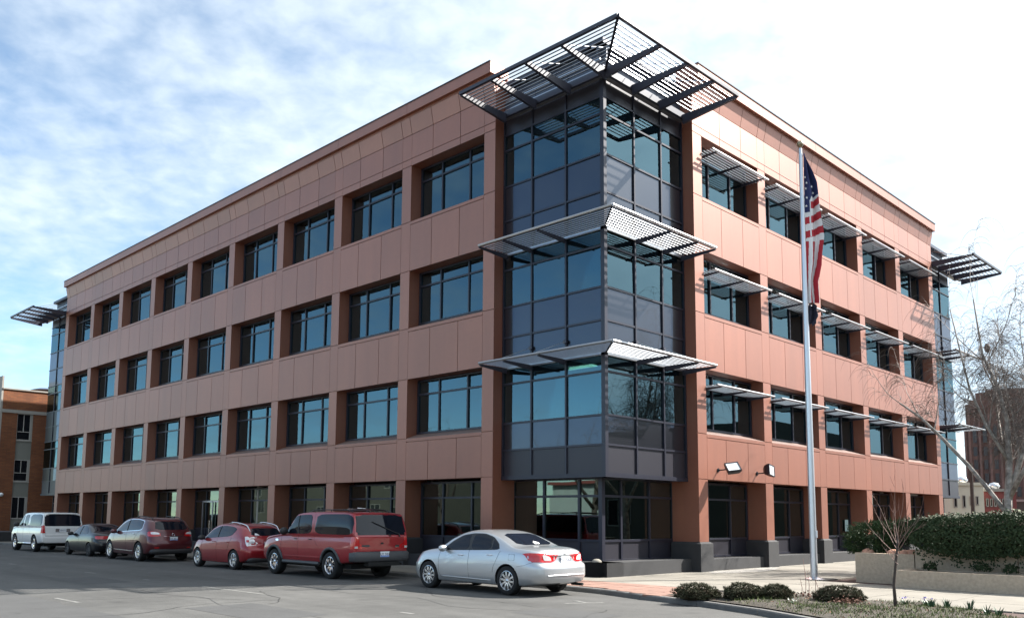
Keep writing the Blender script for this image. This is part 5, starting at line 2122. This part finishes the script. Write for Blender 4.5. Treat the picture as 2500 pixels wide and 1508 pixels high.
# juniper in the raised planter
jn = thing('juniper_shrub', 'spreading green juniper in the raised planter', 'shrub', (5.9, -5.3, .80))
b = MB()
for k in range(7):
    a = k*.9
    b.tube([(0, 0, -.1), (.25*math.cos(a), .3*math.sin(a), .25), (.5*math.cos(a), .75*math.sin(a), .5+.1*(k % 2))], [.035, .025, .012], 5)
b.build('stem', 'dark_bark', jn)
pts = []
for (c, r, n) in (((-.2, .25, .62), (.55, .75, .30), 2300), ((-.1, .85, .30), (.4, .30, .30), 900), ((.1, -.35, .66), (.5, .5, .34), 1500), ((-.3, -.05, .22), (.35, .4, .22), 900)):
    pts += blob_pts(c, r, n, lump=.45, seed=c[0], shell=.5)
b = MB()
vs, fs = [], []
for p, d in pts:
    t = (d+Vector((random.gauss(0, .5), random.gauss(0, .5), random.gauss(.2, .4)))).normalized()
    q = t.orthogonal().normalized()*.018
    k = len(vs)
    l = random.uniform(.06, .13)
    vs += [p-q, p+q, p+t*l]
    q2 = t.cross(q)
    vs += [p-q2, p+q2, p+t*l*.9]
    fs += [(k, k+1, k+2), (k+3, k+4, k+5)]
b.add(vs, fs)
tag(b.build('foliage', 'juniper', jn), kind='stuff')
for k, (x, y, r) in enumerate(((5.05, -5.75, .17), (5.0, -6.05, .13), (5.15, -6.2, .2), (5.3, -4.98, .16))):
    b = MB()
    b.lathe([(0, -.06), (r*1.1, -.03), (r*1.2, .05), (r*.9, .14), (r*.4, .19), (0, .2)], 8)
    o = b.build('boulder', 'boulder', None, smooth=True)
    o.location = (x, y, .80)
    for v in o.data.vertices:
        v.co += Vector(noise.noise_vector(v.co*5+Vector((k, 0, 0))))*.03
    tag(o, ['reddish boulder in the raised planter nearest the flagpole side of the trunk', 'smallest reddish boulder in the raised planter',
            'reddish boulder at the hedge end of the raised planter', 'reddish boulder under the juniper at the raised planter corner'][k], 'boulder', 'boulders in the raised planter')

# planting bed behind the kerb
bed = [(-3.18, -4.02)]+[(x, y) for x, y in KERB_IN if y < -4.2]+[(-4.6, -14.5), (-3.6, -11.8), (-2.6, -10.75), (-1.75, -9.95), (-1.02, -8.75), (-.95, -7.5), (-1.15, -5.6), (-1.55, -4.5), (-2.1, -4.1)]
b = MB()
tmp = sheet('planting_bed', bed, PZ+.014, 'soil')
bm = bmesh.new()
bm.from_mesh(tmp.data)
bmesh.ops.triangulate(bm, faces=bm.faces)
for _ in range(4):
    bmesh.ops.subdivide_edges(bm, edges=[e for e in bm.edges if e.calc_length() > .35], cuts=1, use_grid_fill=True)
    bmesh.ops.triangulate(bm, faces=bm.faces)
for v in bm.verts:
    if not v.is_boundary:
        v.co.z += .035+.05*noise.noise(v.co*1.3)+.03*noise.noise(v.co*4.1)
bm.to_mesh(tmp.data)
bedbvh = BVHTree.FromBMesh(bm)
bm.free()
tag(tmp, kind='structure')


def bed_z(x, y):
    h = bedbvh.ray_cast(Vector((x, y, 3)), Vector((0, 0, -1)))
    return h[0].z if h[0] is not None else None


bs = MB()
vs, fs = [], []
cnt = 0
while cnt < 8000:
    x, y = random.uniform(-5.6, -.9), random.uniform(-14, -4.1)
    z = bed_z(x, y)
    if z is None:
        continue
    d = noise.noise((x*.8, y*.8, 3.3))+.45*noise.noise((x*2.3, y*2.3, 1.3))
    front = (-6.0-y)*.10
    if d+front < random.uniform(-.15, .55):
        cnt += .15
        continue
    cnt += 1
    k = len(vs)
    a = random.uniform(0, 6.28)
    h = random.uniform(.025, .075)
    dx, dy = math.cos(a)*.008, math.sin(a)*.008
    lx, ly = random.gauss(0, .03), random.gauss(0, .03)
    vs += [(x-dx, y-dy, z-.005), (x+dx, y+dy, z-.005), (x+lx, y+ly, z+h)]
    fs.append((k, k+1, k+2))
bs.add(vs, fs)
tag(bs.build('grass', 'grass'), 'thin spring grass over the planting bed', 'grass', kind='stuff')
pts = []
for _ in range(900):
    x, y = random.uniform(-5.4, -.9), random.uniform(-13, -4.1)
    z = bed_z(x, y)
    if z is not None:
        pts.append(((x, y, z+.008), (0, 0, 1)))
tag(leaves('leaf_litter', pts, .045, 'dead_leaf', droop=0), 'brown leaf litter scattered on the planting bed', 'leaves', kind='stuff')
pts = []
for _ in range(500):
    x, y = random.uniform(-3.2, -1.0), random.uniform(-6.7, -5.6)
    z = bed_z(x, y)
    if z is not None and abs(x+1.7) < .5 and abs(y+6.45) < .4:
        pts.append(((x, y, z+.02+random.random()*.05), (0, 0, 1)))


def mugo(x, y, rx, ry, h, label, seed, rz=0.0):
    z = bed_z(x, y) or PZ
    t = thing('mounded_shrub', label, 'shrub', (x, y, z), rz, group='mounded shrubs in the corner bed')
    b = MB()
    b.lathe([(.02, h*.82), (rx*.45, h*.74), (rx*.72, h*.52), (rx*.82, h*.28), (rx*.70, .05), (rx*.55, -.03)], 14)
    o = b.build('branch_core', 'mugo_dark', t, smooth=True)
    for v in o.data.vertices:
        v.co.y *= ry/rx
        v.co *= 1+.12*noise.noise(v.co*4+Vector((seed, 0, 0)))
    b = MB()
    vs, fs = [], []
    for p, d in blob_pts((0, 0, h*.30), (rx*.92, ry*.92, h*.72), 900, zmin=-.45, lump=.22, seed=seed, shell=.90):
        up_ = (d*.55+Vector((random.gauss(0, .22), random.gauss(0, .22), .75))).normalized()
        L_ = random.uniform(.04, .075)
        for q in range(7):
            a = q*.9+random.random()
            side = up_.orthogonal().normalized()
            side = (Matrix.Rotation(a, 3, up_) @ side)
            tip = p+(up_*.8+side*.62).normalized()*L_
            w = up_.cross(side)*.0075
            k = len(vs)
            vs += [p-w, p+w, tip]
            fs.append((k, k+1, k+2))
    b.add(vs, fs)
    tag(b.build('needles', 'mugo', t), kind='stuff')
    return t


mugo(-3.42, -4.95, .36, .50, .28, 'low mounded dark shrub at the left end of the planting bed', 1.0, .5)
mugo(-2.95, -5.76, .34, .43, .29, 'mounded dark shrub touching a rounder one, second from the left', 2.7, .5)
mugo(-2.62, -6.30, .30, .34, .25, 'small rounded dark shrub growing against its left neighbour', 4.1, .3)
mugo(-1.92, -7.30, .36, .50, .28, 'mounded dark shrub nearest the slender young tree', 6.3, .6)


def bulbs(x, y, label, n=16, h=.16, flower=None):
    z = bed_z(x, y) or PZ
    t = thing('bulb_plant', label, 'plant', (x, y, z), group='bulb plants at the bed edge')
    b = MB()
    for k in range(n):
        a = random.uniform(0, 6.28)
        r0 = random.uniform(0, .05)
        p0 = Vector((r0*math.cos(a), r0*math.sin(a), -.01))
        d = Vector((math.cos(a), math.sin(a), 0))
        hh = h*random.uniform(.6, 1.1)
        w = Vector((-d.y, d.x, 0))*.011
        p1 = p0+d*.03+Vector((0, 0, hh*.6))
        p2 = p0+d*.08+Vector((0, 0, hh))
        b.add([p0-w, p0+w, p1+w, p1-w, p2], [(0, 1, 2, 3), (3, 2, 4)])
    b.build('leaf_tuft', 'bulb_leaf', t)
    if flower:
        pts = [((random.gauss(0, .05), random.gauss(0, .05), h*.9+random.random()*.05), (0, 0, 1)) for _ in range(14)]
        leaves('blossom', pts, .04, flower, t, droop=0, jit=1)


TU = [(-1.95, -9.05, 'dark green bulb tuft nearest the slender tree on its right', .17, None), (-1.50, -9.18, 'tallest dark green bulb tuft by the pavement edge', .20, None),
      (-2.0, -9.72, 'dark green bulb tuft with a white bloom beside it', .20, None), (-2.42, -10.13, 'dark green bulb tuft second from the right edge', .20, None),
      (-2.50, -10.33, 'dark green bulb tuft at the far right edge', .19, None), (-1.50, -8.42, 'bulb tuft with violet blossom behind the slender trunk', .12, 'violet'),
      (-1.45, -8.80, 'small grey-violet bulb tuft between trunk and dark tufts', .11, 'violet'), (-3.20, -6.95, 'single pale crocus bloom near the kerb', .06, 'petal')]
for x, y, lb, h, f in TU:
    bulbs(x, y, lb, 18 if h > .1 else 5, h, f)
# dead stems between the shrubs
ds = thing('dry_perennial', 'bare dry perennial stems standing between the mounded shrubs', 'plant', (-2.05, -6.66, bed_z(-2.05, -6.66) or PZ))
b = MB()
for dx, dy, h in ((0, 0, .80), (.04, -.05, .55), (.10, -.16, .50), (.14, -.19, .42), (-.05, .06, .40), (.2, -.24, .30)):
    b.tube([(dx, dy, 0), (dx+.02, dy, h*.5), (dx+random.gauss(0, .03), dy+random.gauss(0, .03), h)], [.007, .006, .003], 4)
b.build('stem', 'red_twig', ds)
pts = [((random.gauss(.05, .18), random.gauss(-.05, .16), .02+abs(random.gauss(0, .05))), (0, 0, 1)) for _ in range(120)]
tag(leaves('dry_leaves', pts, .06, 'dead_leaf', ds, droop=0, jit=.8), kind='stuff')
dc = thing('withered_perennial', 'brown withered perennial clump low in the bed', 'plant', (-2.55, -7.75, bed_z(-2.55, -7.75) or PZ))
pts = [((random.gauss(0, .16), random.gauss(0, .16), .02+abs(random.gauss(0, .05))), (0, 0, 1)) for _ in range(220)]
tag(leaves('dry_leaves', pts, .055, 'dead_leaf', dc, droop=0, jit=.9), kind='stuff')
# low plants in the long planter
for k, (x, y, s_, lb) in enumerate(((4.25, -6.95, .16, 'dark sprig in the low planter nearest the raised planter'), (4.3, -8.15, .20, 'dark bushy plant in the low planter below the hedge'),
                                   (4.3, -8.75, .18, 'dark plant in the low planter at the picture edge'))):
    t = thing('planter_plant', lb, 'plant', (x, y, .49), group='plants in the low planter')
    tag(leaves('foliage', blob_pts((0, 0, s_*.6), (s_, s_, s_*.9), 260, zmin=-.3, lump=.4, seed=k), .06, 'ivy', t), kind='stuff')


# ------------------------------------------------------------------ trees
def grow(mb, p, d, L, r, depth, cfg, twigs, rng):
    """recursive bare limb; fills twigs with the ends that carry fine growth"""
    n = max(3, int(L/cfg['step']))
    pts, rad = [Vector(p)], [r]
    cur = Vector(d).normalized()
    q = Vector(p)
    r1 = r*cfg['taper']
    for i in range(n):
        t = (i+1)/n
        cur = cur+Vector((rng.gauss(0, 1), rng.gauss(0, 1), rng.gauss(0, 1)))*cfg['wobble']+Vector((0, 0, cfg['lift'][depth]))*(1.0/n)
        cur.normalize()
        q = q+cur*(L/n)
        pts.append(q.copy())
        rad.append(r+(r1-r)*t)
    mb.tube(pts, rad, 8 if r > .05 else (5 if r > .015 else 3), cap=False)
    if depth >= cfg['maxd'] or r1 < cfg['rmin']:
        twigs.append((pts, cur.copy(), r1))
        return
    nb_ = cfg['nb'][depth]
    for k in range(nb_):
        t = cfg['start']+(1-cfg['start'])*(k+rng.random()*.8)/nb_
        i = min(len(pts)-2, int(t*(len(pts)-1)))
        base = pts[i]
        dd = (pts[i+1]-pts[i]).normalized()
        ax = dd.orthogonal().normalized()
        ax = Matrix.Rotation(rng.uniform(0, 6.28), 3, dd) @ ax
        nd = (Matrix.Rotation(R(rng.uniform(*cfg['ang'])), 3, ax) @ dd)
        f = rng.uniform(.55, .95)*(1-.35*t)
        grow(mb, base, nd, L*cfg['ratio']*f, rad[i]*rng.uniform(.45, .65), depth+1, cfg, twigs, rng)
    # leader continues
    grow(mb, q, cur, L*cfg['ratio']*.9, r1, depth+1, cfg, twigs, rng)
    if depth >= 1:
        twigs.append((pts, cur.copy(), r1))


def weeping(mb, twigs, rng, per=4, lmin=.35, lmax=1.25, droop=1.3, r=.006):
    for pts, d, rr in twigs:
        for _ in range(per):
            i = rng.randrange(len(pts)//3, len(pts))
            p = pts[i].copy()
            dirv = (d+Vector((rng.gauss(0, .6), rng.gauss(0, .6), rng.gauss(.1, .4)))).normalized()
            L = rng.uniform(lmin, lmax)
            q = [p]
            for s_ in range(6):
                dirv = (dirv+Vector((rng.gauss(0, .06), rng.gauss(0, .06), -droop*.33))).normalized()
                p = p+dirv*L/6
                q.append(p)
            mb.tube(q, [r, r*.9, r*.8, r*.7, r*.6, r*.5, r*.35], 3, cap=False)


def weeping_tree(name, label, loc, limbs, seed, group=None, per=5, barkm='birch_bark', r_t=.008):
    rng = random.Random(seed)
    t = thing(name, label, 'tree', loc, group=group)
    tw = []
    tr = MB()
    for path, rad in limbs:
        tr.tube([Vector(p) for p in path], rad, 9, cap=True)
    tr.build('trunk', barkm, t, smooth=True)
    br = MB()
    cfg = dict(step=.28, taper=.5, wobble=.085, lift=[.7, .4, .1, -.3], maxd=2, rmin=.005, nb=[3, 4, 2], start=.25, ang=(20, 55), ratio=.66)
    for li, (path, rad) in enumerate(limbs):
        path = [Vector(p) for p in path]
        # side branches along each limb
        for i in range(1, len(path)):
            d = (path[i]-path[i-1]).normalized()
            nb_ = 2 if i < len(path)-1 else 1
            if li == 1 and i < len(path)-1 and i % 2:
                continue
            for k in range(nb_):
                ax = Matrix.Rotation(rng.uniform(0, 6.28), 3, d) @ d.orthogonal().normalized()
                nd = (Matrix.Rotation(R(rng.uniform(20, 60)), 3, ax) @ d) if i < len(path)-1 or k else d
                p0 = path[i-1].lerp(path[i], rng.uniform(.3, 1.0)) if i < len(path)-1 else path[i]
                if p0.z < 3.2:
                    continue
                grow(br, p0, nd, rng.uniform(1.1, 1.9), min(.032, rad[i]*.55), 0, cfg, tw, rng)
    tag(br.build('branches', 'branch_bark', t, smooth=True), kind='stuff')
    wm_ = MB()
    weeping(wm_, tw, rng, per=per, r=r_t)
    tag(wm_.build('weeping_twigs', 'twig', t), kind='stuff')
    return t


BIR = (12.4, -6.55, .1)
limbs = [
    ([(0, 0, 0), (.05, -.05, 1.2), (.0, -.10, 2.3), (.05, -.20, 3.6), (.0, -.22, 4.9), (.1, .0, 6.0), (.0, .40, 7.2), (-.1, .55, 9.1)], [0.165, 0.143, 0.120, 0.098, 0.079, 0.060, 0.041, 0.022]),
    ([(.02, -.12, 1.8), (-.1, .35, 2.6), (-.2, .95, 3.5), (-.3, 1.65, 4.4), (-.3, 2.35, 5.2), (-.35, 3.0, 5.75)], [0.083, 0.071, 0.064, 0.054, 0.045, 0.030]),
    ([(.0, -.15, 2.4), (.3, -.50, 3.8), (.6, -.75, 5.2), (.8, -1.0, 6.6), (.9, -1.1, 9.0)], [0.098, 0.083, 0.064, 0.045, 0.026]),
    ([(.02, -.2, 3.6), (-.2, .35, 4.8), (-.3, .75, 6.0), (-.35, .95, 7.2), (-.4, 1.2, 8.8)], [0.056, 0.049, 0.038, 0.028, 0.018]),
    ([(.05, -.25, 3.0), (.9, .2, 4.2), (1.6, .5, 5.6), (2.1, .6, 7.0)], [0.068, 0.053, 0.038, 0.022]),
    ([(.05, -.15, 2.4), (-.5, -.8, 3.4), (-.9, -1.5, 4.8), (-1.0, -2.1, 6.3), (-1.1, -2.5, 7.6)], [0.075, 0.060, 0.045, 0.034, 0.021]),
]
weeping_tree('weeping_birch', 'bare weeping birch with pale trunk behind the ivy hedge', BIR, limbs, 14, per=7, r_t=.0065)
b = MB()
b.lathe([(0, .16), (.07, .10), (.10, 0), (.07, -.12), (0, -.18)], 8)
o = b.build('bird_nest', 'twig', None, smooth=True)
o.location = (12.6, -6.25, 7.55)
tag(o, 'dark bird nest high in the bare birch', 'nest')

# slender young tree in the bed
ytb = Vector((-1.98, -8.42, bed_z(-1.98, -8.42) or PZ))
yt = thing('young_tree', 'slender leafless young tree staked in the planting bed', 'tree', ytb)
rng = random.Random(5)
b = MB()
tp = [(0, 0, -.03), (.0, .02, .4), (-.05, -.05, .8), (-.1, -.12, 1.15), (-.1, -.13, 1.35)]
b.tube(tp, [.036, .030, .026, .022, .010], 8)
b.build('trunk', 'dark_bark', yt, smooth=True)
b = MB()
tw = []
cfg = dict(step=.10, taper=.45, wobble=.06, lift=[.30, .3, .2, .1], maxd=2, rmin=.0022, nb=[2, 2, 0], start=.35, ang=(15, 45), ratio=.55)
sp_ = [((-.1, -.12, .95), (-.2, .75, .72), .85), ((-.1, -.12, 1.05), (.2, .70, .95), .95), ((-.1, -.12, 1.15), (-.15, .38, 1.1), .95), ((-.1, -.13, 1.2), (.1, .05, 1.1), 1.15),
       ((-.1, -.13, 1.15), (.25, -.52, 1.0), .95), ((-.1, -.12, 1.05), (-.1, -.78, .72), .80), ((-.1, -.12, 1.0), (.4, .2, .9), .8),
       ((-.1, -.12, .80), (.1, .6, .35), .25), ((-.1, -.12, 1.1), (-.4, -.30, .95), .8), ((-.1, -.13, 1.25), (-.05, -.2, 1), .95)]
for p, d, L_ in sp_:
    grow(b, p, d, L_*.70, .009, 0, cfg, tw, rng)
b.build('branches', 'pale_bark', yt, smooth=True)
b = MB()
for pts_, d, rr in tw:
    for _ in range(2):
        i = rng.randrange(len(pts_)//2, len(pts_))
        dv = (d+Vector((rng.gauss(0, .4), rng.gauss(0, .4), rng.gauss(.15, .3)))).normalized()
        q = pts_[i]
        b.tube([q, q+dv*.10, q+dv*.2+Vector((0, 0, .03))], [.0035, .003, .0018], 3, cap=False)
tag(b.build('twigs', 'red_twig', yt), kind='stuff')
# ------------------------------------------------------------------ buildings beyond
def far_window(parent, F, u0, u1, z0, z1, n=0.0, frame='pale_frame', split=True, pane='dark_window', hbar=None):
    b = MB()
    w = .05
    fbox(b, F, u0, u1, n-.02, n+.04, z0, z0+w*1.6)
    fbox(b, F, u0, u1, n-.02, n+.04, z1-w, z1)
    fbox(b, F, u0, u0+w, n-.02, n+.038, z0, z1)
    fbox(b, F, u1-w, u1, n-.02, n+.038, z0, z1)
    if split:
        fbox(b, F, (u0+u1)/2-w/2, (u0+u1)/2+w/2, n-.02, n+.036, hbar or z0, z1)
    if hbar:
        fbox(b, F, u0, u1, n-.02, n+.037, hbar-w/2, hbar+w/2)
    o = b.build('window', frame, parent)
    b = MB()
    fbox(b, F, u0+w*.5, u1-w*.5, n-.03, n+.005, z0+.02, z1-.02)
    b.build('pane', pane, o)
    return o


# orange brick building at the end of the street
Y0, X0 = 52.0, -1.30
bb = thing('brick_building', 'orange brick building beyond the far end of the street front', 'building')
Fs = Frame((X0, Y0), (1, 0), (0, -1))
b = MB()
zb = -.4
cols = [(0, 1.0), (2.05, 14)]
for a, c_ in cols:
    fbox(b, Fs, a, c_, -.4, 0, zb, 8.75)
fbox(b, Fs, 0, 14, -.4, 0, 8.98, 10.38)
fbox(b, Fs, .0, 14, -14, -.4, zb, 10.30)
b.build('brick_wall', 'orange_brick', bb)
b = MB()
fbox(b, Fs, -.03, 14, -.4, .05, 8.75, 8.98)
fbox(b, Fs, -.05, 14, -.5, .07, 10.38, 10.48)
b.build('stone_band', 'stone_trim', bb)
for z0, z1 in ((6.85, 8.75), (3.95, 5.5), (1.35, 2.9)):
    far_window(bb, Fs, 1.02, 1.92, z0, z1, -.16, hbar=z0+.62 if z0 > 2 else None)
    b = MB()
    fbox(b, Fs, 1.92, 2.05, -.4, -.1, z0, z1)
    b.build('window_jamb', 'stone_trim', bb)
for z0, z1 in ((5.5, 6.80), (2.9, 3.9)):
    b = MB()
    fbox(b, Fs, 1.0, 2.05, -.3, -.12, z0, z1)
    b.build('infill_panel', 'grey_spandrel', bb)
    b = MB()
    fbox(b, Fs, 1.0, 2.05, -.3, -.04, z1, z1+.06)
    b.build('window_sill', 'stone_trim', bb)
b = MB()
fbox(b, Fs, 1.0, 2.05, -.3, -.14, zb, 1.35)
b.build('infill_panel', 'grey_spandrel', bb)
b = MB()
b.lathe([(0, .24), (.6, .16), (1.1, .0)], 14, 'z')
b.build('roof_vent', 'penthouse_metal', bb, loc=(X0+4.6, Y0+6, 11.3))
Fw = Frame((X0, Y0), (0, 1), (-1, 0))
b = MB()
fbox(b, Fw, -.0, 14, 0.0, .12, zb, 11.3)
b.build('end_pier', 'stone_trim', bb)
b = MB()
b.lathe([(0, .12), (.13, .06), (.16, -.02), (.10, -.14), (0, -.16)], 12)
o = b.build('wall_lamp', 'lamp_glass', bb, smooth=True, loc=(X0+.26, Y0-.18, 3.05))
b = MB()
b.tube([(0, 0, 0), (0, 0, 2.2)], .025, 5)
b.build('roof_mast', 'mullion', bb, loc=(X0-.2, Y0+3, 11.4))
b = MB()
b.box(-4.2, 0.4, 47.2, 51.4, -.30, .55)
o = b.build('street_wall', 'base_concrete')
o.location = (0.5, 0, 0)
tag(o, 'low dark wall beside the brick building past the last parked car', 'wall')

# art deco brick tower far to the right
def cam_dir(px):
    """bearing of an image column (photo pixels)"""
    d = fw*2122.21+rt*(px-1209.8)
    return Vector((d.x, d.y, 0)).normalized()


def at(px, dist):
    d = cam_dir(px)
    return Vector((CAM.x+d.x*dist, CAM.y+d.y*dist, 0))


def zat(py, dist, px=2400):
    f2 = fw*2122.21+rt2*(px-1209.8)-up2*(py-1017.35)
    return CAM.z+f2.z/math.hypot(f2.x, f2.y)*dist


D = 150.0
pl, pr_ = at(2352, D), at(2640, D)
tw_ = thing('brick_tower', 'tall dark brick tower with stepped top and arched windows far beyond', 'building', (pl.x, pl.y, 0))
uu = (pr_-pl).normalized()
Ft = Frame((0, 0), (uu.x, uu.y), (uu.y, -uu.x))
wpx = (pr_-pl).length/288.0
top = lambda py: zat(py, D)
b = MB()
steps = [(0, 6, 1035), (6, 16, 985), (16, 34, 975), (34, 60, 958), (60, 200, 952), (200, 240, 975), (240, 288, 1035)]
for k, (a, c_, py) in enumerate(steps):
    fbox(b, Ft, a*wpx, c_*wpx-.001, -14, -.15*(k % 2), -2, top(py))
for a in range(14, 280, 26):
    fbox(b, Ft, (a-3)*wpx, (a+3)*wpx, 0, .5, -2, top(990))
b.build('brick_wall', 'tower_brick', tw_)
for a in range(27, 270, 26):
    for k, (p0, p1) in enumerate(((1080, 1036), (1112, 1090), (1145, 1122), (1178, 1155), (1212, 1188))):
        z0, z1 = top(p0), top(p1)
        b = MB()
        u0, u1 = (a-5.0)*wpx, (a+5.0)*wpx
        if k == 0:
            vs = [(u0, .06, z0), (u1, .06, z0), (u1, .06, z1-.5), ((u0*.25+u1*.75), .06, z1-.1), ((u0+u1)/2, .06, z1+.1), ((u0*.75+u1*.25), .06, z1-.1), (u0, .06, z1-.5)]
        else:
            vs = [(u0, .06, z0), (u1, .06, z0), (u1, .06, z1), (u0, .06, z1)]
        n = len(vs)
        f_ = [tuple(range(n))]
        b.add([Ft.p(*v) for v in vs]+[Ft.p(v[0], -.2, v[2]) for v in vs], f_+[(i, (i+1) % n, n+(i+1) % n, n+i) for i in range(n)])
        b.build('window', 'far_pane', tw_)

# low shops
D2 = 74.0


def shop(name, label, px0, px1, ytop, wallm, wins, D_, band=None):
    a, c_ = at(px0, D_), at(px1, D_+1.0)
    o = thing(name, label, 'building', (a.x, a.y, 0))
    u = (c_-a).normalized()
    Fq = Frame((0, 0), (u.x, u.y), (u.y, -u.x))
    W = (c_-a).length
    zt = zat(ytop, D_, px0)
    b = MB()
    fbox(b, Fq, 0, W, -9, 0, -1, zt)
    b.build('wall', wallm, o)
    b = MB()
    fbox(b, Fq, -.05, W+.05, -9, .12, zt, zt+.22)
    b.build('parapet', band or wallm, o)
    for (f0_, f1_, p0, p1) in wins:
        far_window(o, Fq, W*f0_, W*f1_, zat(p0, D_, px0), zat(p1, D_, px0), .02, frame='stone_trim', split=False)
    for k in range(2):
        b = MB()
        b.lathe([(0, .5), (.3, .42), (.42, .2), (.3, 0), (.3, -.2)], 10)
        b.build('roof_vent', 'rim_silver', o, smooth=True, loc=Fq.p(W*(.45+.38*k), -2.5, zt+.3))
    return o


shop('cream_shop', 'low cream rendered building behind the hedge at the right', 2310, 2392, 1184, 'cream_wall',
     [(.36, .45, 1238, 1208), (.58, .66, 1232, 1210), (.75, .83, 1232, 1210), (.10, .2, 1238, 1208)], D2)
shop('maroon_shop', 'low maroon brick building next to the cream one', 2393, 2470, 1199, 'maroon_brick',
     [(.04+.125*i, .12+.125*i, 1236, 1216) for i in range(7)], D2+2, 'stone_trim')
# utility pole in front of the shops
o = thing('utility_pole', 'thin weathered utility pole in front of the cream building', 'pole', at(2364, 68))
b = MB()
b.tube([(0, 0, 0), (0, 0, zat(1165, 68)+1.0)], [.15, .11], 8)
b.build('shaft', 'dark_bark', o)
# far low massing so that the skyline does not end at bare ground
o = thing('far_block', 'distant low dark building behind the hedge at the right edge', 'building', at(2472, 90))
b = MB()
b.box(-4, 22, -20, 4, -1, 3.4)
b.build('wall', 'dull_wall', o)
b = MB()
b.box(-4.1, 22.1, -20.1, 4.1, 3.4, 3.6)
b.build('parapet', 'stone_trim', o)

# ------------------------------------------------------------------ across the street (seen in the glass)
sheet_o = sheet('far_pavement', [(-17.8, -60), (-17.8, 80), (-22.5, 80), (-22.5, -60)], lambda x, y: gz(y)+.10, 'concrete', .2)
tag(sheet_o, kind='structure')
lot = sheet('parking_lot', [(-22.5, -60), (-22.5, 80), (-60, 80), (-60, -60)], lambda x, y: gz(y)+.004, 'asphalt')
tag(lot, kind='structure')
wh = thing('white_warehouse', 'long low white sided building reflected in the ground floor glass', 'building')
Fo = Frame((-52, -30), (0, 1), (1, 0))
b = MB()
fbox(b, Fo, 0, 80, -12, 0, -.5, 5.2)
b.build('wall', 'white_siding', wh)
b = MB()
fbox(b, Fo, -.3, 80.3, -12.3, .5, 5.2, 5.55)
b.build('roof', 'maroon_brick', wh)
for k in range(8):
    far_window(wh, Fo, 6+k*9, 8+k*9, 1.2, 2.6, .02)
ob2 = thing('corner_block', 'drab low block across the street mirrored in the street windows', 'building')
Fo2 = Frame((-44, 62), (0, 1), (1, 0))
b = MB()
fbox(b, Fo2, 0, 46, -14, 0, -.5, 8.4)
b.build('wall', 'dull_wall', ob2)
for k in range(8):
    for z0 in (1.2, 4.8):
        far_window(ob2, Fo2, 3+k*5.4, 4.8+k*5.4, z0, z0+1.9, .02)
src = {o.name: o for o in bpy.data.objects if o.parent is None}
for nm, x, y, rz, lb in (('white_suv', -25.2, 6.0, 0, 'white sport utility vehicle in the lot across the street, mirrored in the tower shopfront'),
                         ('silver_sedan', -25.0, 11.0, 0, 'silver sedan in the lot across the street, mirrored in the street windows'),
                         ('dark_sedan', -25.0, 16.5, 0, 'dark sedan in the lot across the street, mirrored in the street windows'),
                         ('white_suv', -25.0, 25.0, 0, 'white sport utility vehicle farther along the lot across the street')):
    q = copy_tree(src[nm])
    q.location = (x, y, gz(y))
    q.rotation_euler = (0, 0, rz)
    q['label'] = lb
    q['group'] = 'cars in the lot across the street'
lim = [([(0, 0, 0), (.05, .05, 1.4), (0, .1, 2.6), (.1, .2, 4.2), (.1, .3, 5.8)], [.22, .19, .16, .11, .06]),
       ([(0, .1, 2.2), (.5, .9, 3.2), (.9, 1.7, 4.4), (1.1, 2.3, 5.6)], [.12, .10, .07, .04]),
       ([(0, .1, 2.3), (-.4, -.9, 3.3), (-.7, -1.8, 4.4), (-.9, -2.5, 5.4)], [.12, .10, .07, .04]),
       ([(0, .1, 2.6), (-1.0, .3, 3.7), (-1.8, .5, 5.0)], [.11, .08, .045])]
t1 = weeping_tree('street_tree', 'bare street tree across the road, mirrored in the corner shopfront', (-21.0, 4.5, .05), lim, 23, group='bare trees across the street', per=1, barkm='dark_bark')
q = copy_tree(t1)
q.location = (-21.0, 19.0, .0)
q.rotation_euler = (0, 0, 2.1)
q['label'] = 'bare street tree farther along the road opposite the parked cars'
q = copy_tree(t1)
q.location = (-21.3, 33.0, -.05)
q.rotation_euler = (0, 0, 4.0)
q['label'] = 'bare street tree opposite the far end of the office block'

sb = thing('added_south_block', 'unseen drab block added across the plaza so the sunny ground floor windows reflect dark', 'building')  # added out of view: dull mass that hides bright horizon from the glass
Fo3 = Frame((-14, -46), (1, 0), (0, 1))
b = MB()
fbox(b, Fo3, 0, 48, -14, 0, -.5, 9.5)
b.build('wall', 'dull_wall', sb)
for k in range(7):
    for z0 in (1.2, 5.0):
        far_window(sb, Fo3, 3+k*6.2, 5.2+k*6.2, z0, z0+2.1, .02)

eb = thing('added_east_block', 'unseen drab block added beyond the lawn to darken the reflections in the sunny windows', 'building')  # added beyond the frame edge, catches the oblique reflections and keeps them dark
Fo4 = Frame((36, -60), (0, 1), (-1, 0))
b = MB()
fbox(b, Fo4, 0, 47, -14, 0, -.5, 8.5)
b.build('wall', 'dull_wall', eb)
for k in range(7):
    for z0 in (1.2, 4.8):
        far_window(eb, Fo4, 3+k*6.2, 5.2+k*6.2, z0, z0+2.1, .02)
